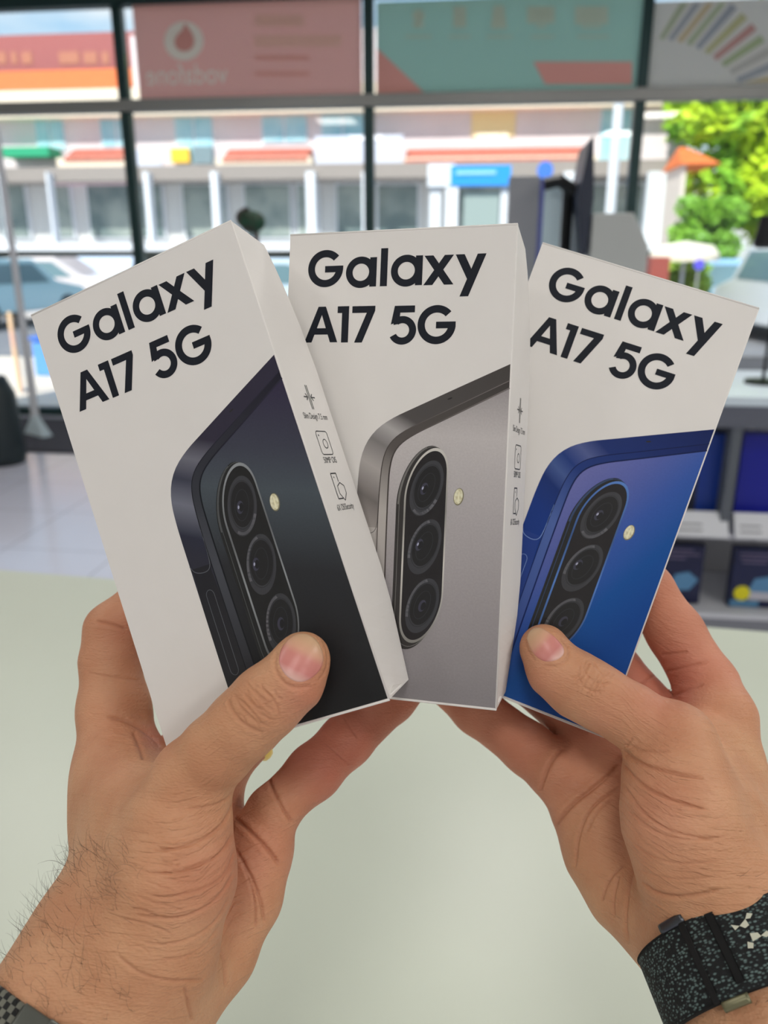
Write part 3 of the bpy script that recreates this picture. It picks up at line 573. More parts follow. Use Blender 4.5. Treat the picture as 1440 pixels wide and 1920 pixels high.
outer = smooth_poly([(XR, 47.0), (62, 56.0), (50.5, 61.4), (40.5, 66.0), (34, 71), (30.2, 78.5), (29.3, 88), (29.3, 104), (29.2, 130), (29.2, YB)])
groove = smooth_poly([(XR, 52.6), (60, 63.2), (46.5, 69.6), (40.8, 74), (38.2, 80), (37.5, 90), (37.3, 104), (37.6, 130), (37.8, YB)])
inner_ = smooth_poly([(XR, 55.2), (60, 66), (48.5, 71.6), (43, 76), (40.9, 82), (40.6, 92), (40.7, 120), (41.4, YB)])
def band(name, A_, B_, m, parent, z):      # strip between two open outlines
    mb = MB(); n_ = 60
    def rs(P_):
        d = [0]
        for i in range(1, len(P_)): d.append(d[-1] + math.dist(P_[i], P_[i - 1]))
        return [(float(np.interp(d[-1] * i / n_, d, [p[0] for p in P_])), float(np.interp(d[-1] * i / n_, d, [p[1] for p in P_]))) for i in range(n_ + 1)]
    A_, B_ = rs(A_), rs(B_)
    mb.add([mm(*p, z) for p in A_] + [mm(*p, z) for p in B_], [(i, i + 1, n_ + 2 + i, n_ + 1 + i) for i in range(n_)]); return mb.build(name, m, parent)
PAL = {
 'black': dict(rail=[(0, (50, 46, 64)), (.28, (52, 48, 64)), (.35, (112, 112, 124)), (.42, (62, 64, 80)), (.5, (118, 120, 134)), (.60, (46, 48, 64)), (.66, (50, 50, 62)), (1, (40, 40, 48))],
   side=[(0, (38, 38, 44)), (.5, (44, 44, 48)), (1, (56, 56, 60))], groove=[(0, (32, 30, 44)), (.4, (56, 58, 66)), (.62, (74, 76, 84)), (1, (44, 44, 48))], lip=[(0, (46, 44, 62)), (.4, (22, 24, 30)), (1, (28, 28, 32))],
   panel=[(0, (52, 46, 70)), (.2, (64, 66, 80)), (.34, (76, 84, 92)), (.6, (46, 47, 51)), (1, (33, 34, 36))], ring=(150, 154, 158), edge=(22, 22, 24), line=(86, 88, 96)),
 'silver': dict(rail=[(0, (74, 70, 68)), (.30, (84, 80, 80)), (.36, (176, 172, 172)), (.42, (128, 124, 124)), (.5, (178, 172, 170)), (.6, (122, 116, 114)), (.7, (176, 168, 164)), (1, (168, 160, 158))],
   side=[(0, (196, 190, 186)), (.5, (176, 170, 168)), (1, (160, 152, 150))], groove=[(0, (66, 62, 60)), (.35, (92, 86, 84)), (.55, (188, 182, 178)), (1, (176, 168, 166))], lip=[(0, (118, 112, 110)), (.4, (70, 64, 62)), (1, (84, 76, 74))],
   panel=[(0, (144, 138, 140)), (.2, (196, 190, 190)), (.45, (178, 172, 174)), (.75, (158, 152, 154)), (1, (140, 135, 138))], ring=(214, 210, 204), edge=(46, 42, 42), line=(120, 114, 112)),
 'blue': dict(rail=[(0, (16, 34, 92)), (.30, (26, 48, 112)), (.36, (84, 96, 150)), (.42, (30, 58, 128)), (.47, (70, 92, 150)), (.52, (20, 48, 116)), (.62, (20, 56, 136)), (1, (22, 60, 140))],
   side=[(0, (32, 62, 140)), (.5, (40, 66, 138)), (1, (28, 52, 120))], groove=[(0, (14, 32, 92)), (.35, (30, 56, 124)), (.55, (80, 104, 170)), (1, (60, 84, 156))], lip=[(0, (10, 26, 76)), (.4, (8, 26, 80)), (1, (12, 34, 96))],
   panel=[(0, (108, 112, 176)), (.25, (88, 100, 170)), (.5, (54, 88, 168)), (.75, (18, 80, 156)), (1, (10, 68, 146))], ring=(92, 134, 206), edge=(20, 20, 22), line=(120, 150, 210))}
def phone_picture(kind, root):
    P = PAL[kind]; k = kind
    z = [4e-5 + 2e-5 * i for i in range(16)]
    pic = band('phone_picture', outer, groove, grad(k + '_rail', P['rail'], (81, 49), (30, 140), .35), root, z[0])
    lo = [(x, y) for x, y in outer if y > 104.5]; gi = [(x, y) for x, y in groove if y > 104.8]
    band('lower_rail', [(29.3, 104.4), (30.0, 106.3)] + lo[2:], [(37.3, 104.6), (36.6, 106.6)] + gi[2:], grad(k + '_side', P['side'], (30, 104), (38, 164)), pic, z[1])
    mb = MB(); stroke(mb, smooth_poly([(29.3, 103.4), (30.4, 105.8), (33.4, 106.8), (36.0, 106.4), (37.2, 103.8), (37.4, 92)]), .28, z[2]); mb.build('rail_outline', mat(k + '_line', P['line'], .4), pic)
    band('camera_lip', groove, inner_, grad(k + '_groove', P['groove'], (81, 54), (38, 150)), pic, z[1])
    mb = MB(); stroke(mb, groove, .3, z[2]); stroke(mb, inner_, .5, z[2] + 1e-6); mb.build('edge_line', grad(k + '_lip', P['lip'], (81, 54), (38, 150)), pic)
    poly_mesh('back_panel', [inner_ + [(XR, YB)]], grad(k + '_panel', P['panel'], (81, 58) if k == 'black' else (70, 50), (45, 150) if k == 'black' else (66, 160), .42, .10) if k != 'blue' else grad(k + '_panel', P['panel'], (40, 84), (86, 108), .42, .08), pic, z[1])
    mb = MB(); bt = stad(32.0, 35.0, 112.8, 142.6, 2.0); stroke(mb, bt, .22, z[3], True); mb.build('side_button', MATS[k + '_line'], pic)
    poly_mesh('microphone_hole', [ell(61.4, 58.8, .9, .28, -20)], mat('hole', (8, 8, 10), .5), pic, z[3])
    # camera island
    isl = poly_mesh('camera_island', [skst(52.5, 8.7, 90.3, 131.6)], mat(k + '_edge', P['edge'], .3), pic, z[4])
    gl_ = mat(k + '_glint', tuple(int(c * .55) for c in P['ring']), .3)
    mb = MB(); stroke(mb, skst(53.2, 8.3, 89.9, 131.2), .2, z[5], True); stroke(mb, skst(52.9, 8.4, 90.0, 131.4)[:14], .5, z[5], False); mb.build('edge_glint', gl_, isl)
    ring_mesh('metal_ring', skst(54.3, 7.7, 89.3, 130.9), skst(54.35, 7.1, 89.3, 130.9), grad(k + '_ring', [(0, P['ring']), (.35, tuple(int(c * .7) for c in P['ring'])), (.6, P['ring']), (1, tuple(int(c * .6) for c in P['ring']))], (47, 76), (60, 144)), isl, z[6])
    poly_mesh('island_glass', [skst(54.35, 7.12, 89.3, 130.9)], mat(k + '_glass', (16, 15, 18) if k == 'black' else (22, 17, 22), .3), isl, z[5] + 1e-5)
    for cx, cy, hx, hy in ((54.5, 90.0, -.8, .2), (54.6, 110.4, -1.8, -.6), (54.7, 131.0, 0, 0)):
        l_ = poly_mesh('lens', [ell(cx, cy, 5.3, 10.1, 18)], mat('lens_rim_grey', (56, 56, 62), .35), isl, z[7])
        poly_mesh('lens_barrel', [ell(cx + .2, cy - .5, 4.1, 7.6, 18)], mat('lens_barrel', (20, 19, 23), .3), l_, z[8])
        mb = MB(); E_ = ell(cx, cy, 4.8, 9.2, 18); stroke(mb, E_[2:13] if cy < 100 else E_[16:29], .95, z[8] + 4e-6); mb.build('lens_sheen', mat('lens_sheen', (98, 98, 104), .35), l_)
        mb = MB(); stroke(mb, ell(cx + .1, cy - .4, 4.3, 8.1, 18), .25, z[8] + 8e-6, True); stroke(mb, ell(cx, cy - .3, 2.5, 5.2, 20), .25, z[9], True); mb.build('lens_steps', mat('lens_step', (40, 39, 46), .35), l_)
        poly_mesh('lens_core', [ell(cx + hx, cy + hy, 1.2, 2.2, 20)], mat('lens_core', (58, 56, 74), .3), l_, z[10])
        poly_mesh('lens_pupil', [ell(cx + hx + .4, cy + hy + .1, .8, 1.5, 20)], mat('lens_pupil', (14, 13, 20), .3), l_, z[11])
        if hx: poly_mesh('lens_glint', [ell(cx + hx - .5, cy + hy - .2, .3, .6, 20)], mat('lens_glint', (170, 172, 196), .3), l_, z[12])
    fl = poly_mesh('flash', [ell(65.9, 92.5, 1.75, 3.0, 8)], mat('flash_rim', (128, 122, 96), .4), pic, z[4])
    poly_mesh('flash_glass', [ell(65.8, 92.4, 1.5, 2.7, 8)], mat('flash_pale', (206, 198, 160), .4, noise=(900, (232, 228, 200), .1)), fl, z[5])
    poly_mesh('flash_line', [ell(65.9, 92.6, .3, 2.0, 4)], mat('flash_line', (240, 234, 200), .4), fl, z[6])
def carton():
    mb = MB(); N_ = 40; hw, T_ = BW_ / 2, BT_
    ss = [i / N_ for i in range(N_ + 1)]
    for s in ss:
        y = BH_ / 2 - BH_ * s; b = BULGE * cutf(s); bl = .001 * cutf(s)
        mb.v += [(-hw, y, 0), (hw, y, 0), (hw + b * .5, y, -T_ * .5), (hw + b, y, -T_), (-hw - bl, y, -T_), (-hw - bl * .5, y, -T_ * .5)]
    for i in range(N_):
        for j in range(6): a = i * 6; mb.f.append((a + j, a + 6 + j, a + 6 + (j + 1) % 6, a + (j + 1) % 6)); mb.mi.append(0)
    mb.f += [(0, 1, 2, 3, 4, 5), tuple(N_ * 6 + j for j in (5, 4, 3, 2, 1, 0))]; mb.mi += [0, 0]
    return mb
BL = ['white slim carton with a black phone picture, held foremost in the left hand',
      'white slim carton with a silver grey phone picture, standing in the middle of the fan',
      'white slim carton with a blue phone picture, held rearmost in the right hand']
for i, kind in enumerate(('black', 'silver', 'blue')):
    root = empty('phone_box', box_matrix(i), BL[i], 'box', 'three phone boxes held in a fan')
    body = carton().build('carton', M_card, root)
    for nm, pts in (('edge_crease_top', [(-BW_ / 2, BH_ / 2), (BW_ / 2, BH_ / 2)]), ('edge_crease_bottom', [(-BW_ / 2, -BH_ / 2), (BW_ / 2, -BH_ / 2)])):
        a, b = pts; mb = MB(); mb.tube([(a[0], a[1], -.0003), (b[0], b[1], -.0003)], .00045, 8); mb.build('folded_edge', M_card, root, smooth=True)
    mb = MB(); mb.tube([(BW_ / 2 - .0002, BH_ / 2, -.0003), (BW_ / 2 - .0002, -BH_ / 2, -.0003)], .00035, 8); mb.build('folded_edge', M_card, root, smooth=True)
    lt = lettering().build('lettering', M_ink, root); side_print().build('side_icons_and_text', mat('side_ink', (40, 42, 48), .5), root)
    phone_picture(kind, root)
    # tuck flap peeping out at the lower right corner, lid seam at the top
    mb = MB(); fl = []
    xw = BW_ / 2
    for s in range(9):
        a = s / 8 * math.pi; fl.append((xw - .0005 + .0035 * math.sin(a) * (1 if i == 0 else .35), -BH_ / 2 + .0005 + .0015 * math.sin(a), -.002 - .012 * s / 8))
    mb.add(fl + [(x - .006, y + .0002, z) for x, y, z in fl] + [(x, y + .0005, z) for x, y, z in fl] + [(x - .006, y + .0007, z) for x, y, z in fl],
           [(j, j + 1, 9 + j + 1, 9 + j) for j in range(8)] + [(18 + j, 27 + j, 27 + j + 1, 18 + j + 1) for j in range(8)] + [(j, 18 + j, 18 + j + 1, j + 1) for j in range(8)])
    mb.build('tuck_flap', M_card, root)

# ------------------------------------------------------------------ hands: implicit surfaces polygonised, then refined
def P3(x, y, d): return np.array([(x - 720) / F * d, (960 - y) / F * d, -d])
def smin(a, b, k):
    h = np.clip(.5 + .5 * (b - a) / k, 0, 1); return b * (1 - h) + a * h - k * h * (1 - h)
def cone(P, a, b, ra, rb):          # rounded cone distance
    ba = b - a; L2 = ba @ ba; L_ = math.sqrt(L2); t_ = np.clip(((P - a) @ ba) / L2, 0, 1)
    s_ = (ra - rb) / L_
    if abs(s_) < .999:              # slide the foot point for a true cone
        pr = P - a - t_[..., None] * ba; dist = np.sqrt((pr ** 2).sum(-1)); t_ = np.clip(((P - a) @ ba) / L2 + dist * -s_ / math.sqrt(1 - s_ * s_) / L_ * -1, 0, 1)
    q = P - a - t_[..., None] * ba
    return np.sqrt((q ** 2).sum(-1)) - (ra + (rb - ra) * t_)
def chain(P, nodes, k=.003):
    d = None
    pts = [(P3(x, y, dd), r * dd / F) for x, y, dd, r in nodes]
    for (a, ra), (b, rb) in zip(pts[:-1], pts[1:]):
        q = cone(P, a, b, ra, rb); d = q if d is None else smin(d, q, k)
    return d
def ellcyl(P, c0, c1, e1, a0, b0, a1, b1):
    ax = c1 - c0; L_ = np.linalg.norm(ax); ax = ax / L_; e1 = e1 - ax * (e1 @ ax); e1 = e1 / np.linalg.norm(e1); e2 = np.cross(ax, e1)
    q = P - c0; h = q @ ax; t_ = np.clip(h / L_, 0, 1); A_ = a0 + (a1 - a0) * t_; B_ = b0 + (b1 - b0) * t_
    x, y = q @ e1, q @ e2; hh = np.maximum(np.maximum(-h, h - L_), 0)
    r = np.sqrt((x / A_) ** 2 + (y / B_) ** 2 + (hh / B_) ** 2); return (r - 1) * np.minimum(A_, B_) * .9
HAND = {'L': dict(
  fingers=[
   [(568, 1236, .2475, 52), (548, 1272, .2465, 61), (500, 1316, .2475, 66), (455, 1360, .248, 65), (405, 1410, .250, 66), (362, 1456, .2535, 70), (335, 1540, .255, 92)],        # thumb
   [(225, 1440, .305, 78), (214, 1330, .312, 66), (207, 1240, .317, 54), (212, 1182, .3195, 51), (290, 1110, .3245, 45), (380, 1080, .3245, 40)],
   [(320, 1480, .316, 66), (400, 1330, .325, 54), (480, 1200, .3305, 50), (550, 1110, .3305, 45), (610, 1060, .328, 42)],
   [(408, 1436, .310, 57), (538, 1298, .3305, 50), (650, 1190, .335, 47), (720, 1120, .334, 42)],
   [(514, 1518, .292, 46), (588, 1448, .305, 50), (650, 1388, .318, 48), (735, 1310, .336, 43), (800, 1245, .342, 38)]],
  palm=[
   [(362, 1460, .2535, 66), (335, 1545, .252, 98), (325, 1640, .248, 112), (290, 1750, .247, 112), (240, 1830, .248, 105)],
   [(225, 1440, .304, 76), (220, 1540, .289, 79), (218, 1650, .274, 84), (178, 1760, .264, 92), (130, 1850, .258, 95)],
   [(262, 1540, .272, 80), (240, 1650, .262, 96)],
   [(335, 1530, .262, 70), (240, 1470, .297, 70)],
   [(228, 1455, .297, 74), (285, 1580, .262, 88)],
   [(320, 1480, .318, 66), (290, 1640, .296, 80), (240, 1780, .275, 85)],
   [(400, 1465, .312, 58), (380, 1640, .292, 76), (300, 1800, .272, 85)],
   [(508, 1528, .292, 46), (487, 1590, .290, 60), (458, 1680, .284, 66), (405, 1785, .276, 70), (330, 1880, .264, 74)]],
  arm=(P3(215, 1830, .252), P3(215, 1830, .252) + np.array([-.45, -.70, .55]) * .09, np.array([.75, -.55, .05]), .030, .024, .036, .032)),
 'R': dict(
  fingers=[
   [(1020, 1216, .2895, 46), (1042, 1254, .2875, 53), (1082, 1284, .286, 60), (1124, 1308, .2845, 58), (1183, 1342, .2815, 58), (1262, 1392, .2785, 72), (1275, 1450, .275, 88)],
   [(1345, 1345, .315, 68), (1325, 1285, .325, 57), (1266, 1186, .334, 51), (1212, 1105, .3375, 48), (1150, 1030, .3385, 42), (1110, 990, .3385, 38)],
   [(1275, 1400, .325, 58), (1150, 1252, .345, 47), (1070, 1150, .350, 44), (1010, 1080, .346, 41)],
   [(1125, 1392, .322, 52), (1078, 1352, .335, 46), (980, 1268, .3475, 44), (880, 1180, .349, 40), (820, 1120, .345, 37)],
   [(1045, 1450, .318, 50), (991, 1404, .327, 48), (895, 1331, .340, 45), (815, 1262, .3495, 40), (760, 1205, .350, 36)]],
  palm=[
   [(1262, 1392, .2785, 70), (1268, 1462, .272, 100), (1282, 1550, .264, 106), (1302, 1606, .260, 100), (1370, 1690, .255, 100)],
   [(1345, 1345, .315, 66), (1350, 1440, .305, 76), (1378, 1560, .29, 84), (1420, 1690, .275, 90)],
   [(1300, 1400, .298, 62), (1340, 1520, .28, 85)],
   [(1275, 1400, .325, 60), (1330, 1560, .30, 80), (1370, 1700, .28, 85)],
   [(1125, 1405, .322, 58), (1190, 1540, .308, 74), (1290, 1700, .285, 84)],
   [(1045, 1450, .318, 48), (1108, 1530, .312, 66), (1135, 1598, .304, 72), (1180, 1668, .294, 76), (1240, 1715, .285, 80), (1300, 1770, .275, 80)]],
  arm=(P3(1375, 1738, .265), P3(1375, 1738, .265) + np.array([.20, -.67, .71]) * .095, np.array([.94, .30, .05]), .0302, .0262, .034, .030))}
def hand_sdf(P, H):
    pal = None
    for n_ in H['palm']:
        q = chain(P, n_, .006); pal = q if pal is None else smin(pal, q, .011)
    pal = smin(pal, ellcyl(P, *H['arm']), .014)
    fs = [chain(P, n_, .0035) for n_ in H['fingers']]
    fg = fs[1]
    for q in fs[2:]: fg = smin(fg, q, .0012)
    d = smin(pal, fg, .0048)
    return smin(d, fs[0], .004)
def surface_nets(H, lo, hi, h):
    N = np.ceil((hi - lo) / h).astype(int) + 1
    ax = [lo[i] + h * np.arange(N[i]) for i in range(3)]
    D = np.empty(N, np.float32)
    for i in range(N[0]):
        Y, Z = np.meshgrid(ax[1], ax[2], indexing='ij'); P = np.stack([np.full_like(Y, ax[0][i]), Y, Z], -1); D[i] = hand_sdf(P, H)
    S = D < 0
    cells = np.zeros(N - 1, bool); cnt = np.zeros(N - 1, np.int8)
    for dx in (0, 1):
        for dy in (0, 1):
            for dz in (0, 1): cnt += S[dx:N[0] - 1 + dx, dy:N[1] - 1 + dy, dz:N[2] - 1 + dz]
    cells = (cnt > 0) & (cnt < 8); idx = -np.ones(N - 1, np.int64); ci = np.argwhere(cells); idx[cells] = np.arange(len(ci))
    acc = np.zeros((len(ci), 3)); num = np.zeros(len(ci))
    cor = [(x, y, z) for x in (0, 1) for y in (0, 1) for z in (0, 1)]
    for a in cor:
        for k_ in range(3):
            if a[k_]: continue
            b = list(a); b[k_] = 1
            da = D[tuple((ci + a).T)]; db = D[tuple((ci + b).T)]; m_ = (da < 0) != (db < 0)
            t_ = np.where(m_, da / np.where(m_, da - db, 1), 0); p = np.tile(np.array(a, float), (len(ci), 1)); p[:, k_] += t_
            acc[m_] += p[m_]; num[m_] += 1
    V = lo + h * (ci + acc / num[:, None])
    Q = []
    for k_ in range(3):
        o1, o2 = [j for j in range(3) if j != k_]
        sl = [slice(None)] * 3; sl2 = [slice(None)] * 3; sl[k_] = slice(0, -1); sl2[k_] = slice(1, None)
        s0, s1 = S[tuple(sl)], S[tuple(sl2)]; e_ = np.argwhere(s0 != s1)
        e_ = e_[(e_[:, o1] > 0) & (e_[:, o2] > 0) & (e_[:, o1] < N[o1] - 1) & (e_[:, o2] < N[o2] - 1)]
        flip = s0[tuple(e_.T)]
        c = []
        for da, db in ((0, 0), (1, 0), (1, 1), (0, 1)):
            q = e_.copy(); q[:, o1] -= da; q[:, o2] -= db; c.append(idx[tuple(q.T)])
        q = np.stack(c, 1)
        if k_ == 1: flip = ~flip
        q[flip] = q[flip][:, ::-1]; Q.append(q)
    return V, np.concatenate(Q)
def grid_normals(V, H, e_=2e-4):
    g = np.stack([hand_sdf(V + np.eye(3)[i] * e_, H) - hand_sdf(V - np.eye(3)[i] * e_, H) for i in range(3)], 1)
    return g / (np.linalg.norm(g, axis=1, keepdims=True) + 1e-12)
def seg_dist(UV, pts):      # distance in px to a smooth curve through pts, and position along it 0..1
    pts = np.array(smooth_poly([tuple(p) for p in pts], 2)); best = np.full(len(UV), 1e9); pos = np.zeros(len(UV)); n_ = len(pts) - 1
    for i in range(n_):
        a, b = pts[i], pts[i + 1]; ab = b - a; t_ = np.clip(((UV - a) @ ab) / (ab @ ab + 1e-9), 0, 1); d = np.linalg.norm(UV - a - t_[:, None] * ab, axis=1)
        m_ = d < best; best[m_] = d[m_]; pos[m_] = (i + t_[m_]) / n_
    return best, pos
# skin folds: curve seen in the photo, width px, depth m, depth range of the surface it lies on
CREASE = {'L': [
 ([(520, 1222), (514, 1244), (522, 1268), (540, 1286), (562, 1290), (584, 1286)], 3.4, .0005, 0, .262), ([(606, 1200), (616, 1228), (612, 1256), (598, 1276)], 2.6, .0004, 0, .262),
 ([(428, 1310), (436, 1335), (462, 1362), (492, 1374)], 3.2, .0006, 0, .262), ([(440, 1300), (452, 1330), (478, 1352), (505, 1362)], 2.6, .0003, 0, .262),
 ([(462, 1288), (470, 1318), (488, 1340), (512, 1350)], 2.6, .0003, 0, .262), ([(476, 1284), (500, 1296), (520, 1322), (524, 1345)], 2.4, .0003, 0, .262),

 ([(438, 1482), (425, 1500), (395, 1512), (352, 1516)], 2.6, .0006, 0, .266), ([(438, 1500), (420, 1545), (380, 1575), (330, 1592), (290, 1594)], 3.2, .0008, 0, .266),
 ([(438, 1560), (415, 1600), (375, 1622), (325, 1638), (280, 1636)], 3.0, .0007, 0, .266), ([(440, 1590), (425, 1640), (380, 1668), (330, 1680), (280, 1682)], 2.6, .0005, 0, .266),
 ([(436, 1640), (415, 1680), (370, 1712), (320, 1724), (255, 1716)], 3.0, .0007, 0, .266), ([(430, 1680), (405, 1730), (360, 1760), (310, 1772), (270, 1768)], 2.6, .0005, 0, .266),
 ([(410, 1735), (385, 1775), (345, 1796), (300, 1800)], 2.6, .0004, 0, .266), ([(220, 1790), (260, 1826), (320, 1840), (380, 1838)], 3.4, .0006, 0, .27), ([(345, 1850), (352, 1880), (360, 1915)], 3, .0006, 0, .28),
 ([(500, 1452), (520, 1500), (548, 1542)], 3.6, .001, .262, .36), ([(438, 1530), (470, 1560), (505, 1595), (524, 1622)], 4, .0012, .262, .36),
 ([(440, 1590), (470, 1640), (490, 1690), (495, 1730)], 3.4, .0009, .262, .36), ([(455, 1620), (478, 1680), (478, 1740)], 2.6, .0006, .262, .36),
 ([(395, 1750), (420, 1790), (422, 1850)], 3.2, .0009, .255, .36), ([(385, 1790), (392, 1840), (375, 1900)], 2.6, .0006, .25, .36),
 ([(645, 1345), (662, 1372), (672, 1384)], 2.4, .0004, .28, .4), ([(612, 1395), (640, 1420), (655, 1432)], 2, .0003, .28, .4),
 ([(180, 1165), (205, 1168), (236, 1180)], 3.2, .0008, .28, .4), ([(165, 1262), (205, 1268), (262, 1276)], 2.6, .0004, .28, .4), ([(200, 1345), (240, 1352), (285, 1380), (300, 1400)], 4, .0008, .26, .4),
 ([(250, 1372), (262, 1400), (270, 1425)], 4, .0006, .26, .4)],

 'R': [
 ([(1020, 1248), (1044, 1249), (1064, 1238), (1068, 1216), (1052, 1196)], 3.0, .0005, 0, .30), ([(984, 1198), (988, 1218), (1004, 1240)], 2.4, .0004, 0, .30),
 ([(1082, 1262), (1090, 1285), (1112, 1298), (1135, 1296)], 2.8, .0003, 0, .30), ([(1092, 1248), (1104, 1272), (1126, 1284), (1148, 1280)], 2.6, .0003, 0, .30),
 ([(1112, 1240), (1124, 1262), (1142, 1270), (1152, 1262)], 2.4, .0003, 0, .30),
 ([(1166, 1405), (1200, 1432), (1255, 1448), (1320, 1460)], 3.6, .001, 0, .295), ([(1166, 1430), (1200, 1470), (1255, 1500), (1330, 1518)], 3.2, .0008, 0, .295),
 ([(1168, 1470), (1210, 1530), (1260, 1560), (1340, 1576)], 2.8, .0006, 0, .295), ([(1180, 1520), (1220, 1558), (1290, 1578), (1370, 1566)], 2.8, .0005, 0, .295),
 ([(1186, 1580), (1230, 1612), (1280, 1620), (1350, 1614)], 2.4, .0004, 0, .295), ([(1196, 1630), (1240, 1646), (1300, 1650), (1350, 1640)], 2.2, .0003, 0, .295),
 ([(1205, 1655), (1235, 1678), (1290, 1682), (1350, 1668)], 3.8, .001, 0, .30), ([(1172, 1395), (1210, 1410), (1260, 1408)], 2.4, .0004, 0, .295),
 ([(1056, 1402), (1030, 1430), (1012, 1484)], 3.8, .001, .285, .4), ([(1042, 1546), (1075, 1505), (1110, 1480), (1162, 1435)], 4.2, .0013, .285, .4),
 ([(1078, 1628), (1085, 1560), (1110, 1510), (1162, 1475)], 3.0, .0008, .275, .4), ([(1100, 1560), (1120, 1520), (1150, 1496)], 2.6, .0005, .275, .4),
 ([(1128, 1690), (1140, 1650), (1170, 1620)], 3, .0007, .27, .4), ([(1152, 1720), (1150, 1680), (1162, 1640)], 2.6, .0006, .27, .4), ([(1178, 1770), (1172, 1720), (1180, 1660), (1190, 1620)], 3, .0008, .265, .4),
 ([(1240, 1228), (1262, 1226), (1290, 1222)], 3, .0006, .30, .4), ([(1196, 1286), (1230, 1264), (1290, 1250), (1330, 1240)], 3, .0006, .29, .4), ([(1245, 1316), (1280, 1296), (1320, 1282)], 3.4, .0006, .28, .4)]}
def knuckle(cx, cy, dx, dy, half, span, n_, dmax, seed):     # short wavy folds lying across a thumb joint
    r_ = random.Random(seed); L_ = math.hypot(dx, dy); dx, dy = dx / L_, dy / L_; nx, ny = -dy, dx; q = []
    for i in range(n_):
        s_ = (i / (n_ - 1) - .5) * 2; o_ = s_ * span + r_.uniform(-4, 4); h_ = half * (1 - .45 * s_ * s_) * r_.uniform(.5, 1); c_ = r_.uniform(-.3, .3) * half; b_ = -s_ * 7 + r_.uniform(-2.5, 2.5)
        q.append(([(cx + dx * (o_ + b_ * (1 - (t_ / 1.0) ** 2) + r_.uniform(-2, 2)) + nx * (c_ + t_ * h_), cy + dy * (o_ + b_ * (1 - t_ * t_) + r_.uniform(-2, 2)) + ny * (c_ + t_ * h_)) for t_ in (-1, -.5, 0, .5, 1)], r_.uniform(1.7, 2.5), r_.uniform(.0002, .00042), 0, dmax))
    return q
CREASE['L'] += knuckle(484, 1322, .72, -.69, 42, 38, 11, .262, 4) + knuckle(300, 1690, .3, -1, 60, 100, 9, .266, 9)
CREASE['R'] += knuckle(1108, 1272, -.85, -.5, 34, 34, 11, .30, 5) + knuckle(1180, 1400, -.6, -.8, 26, 14, 4, .30, 8)
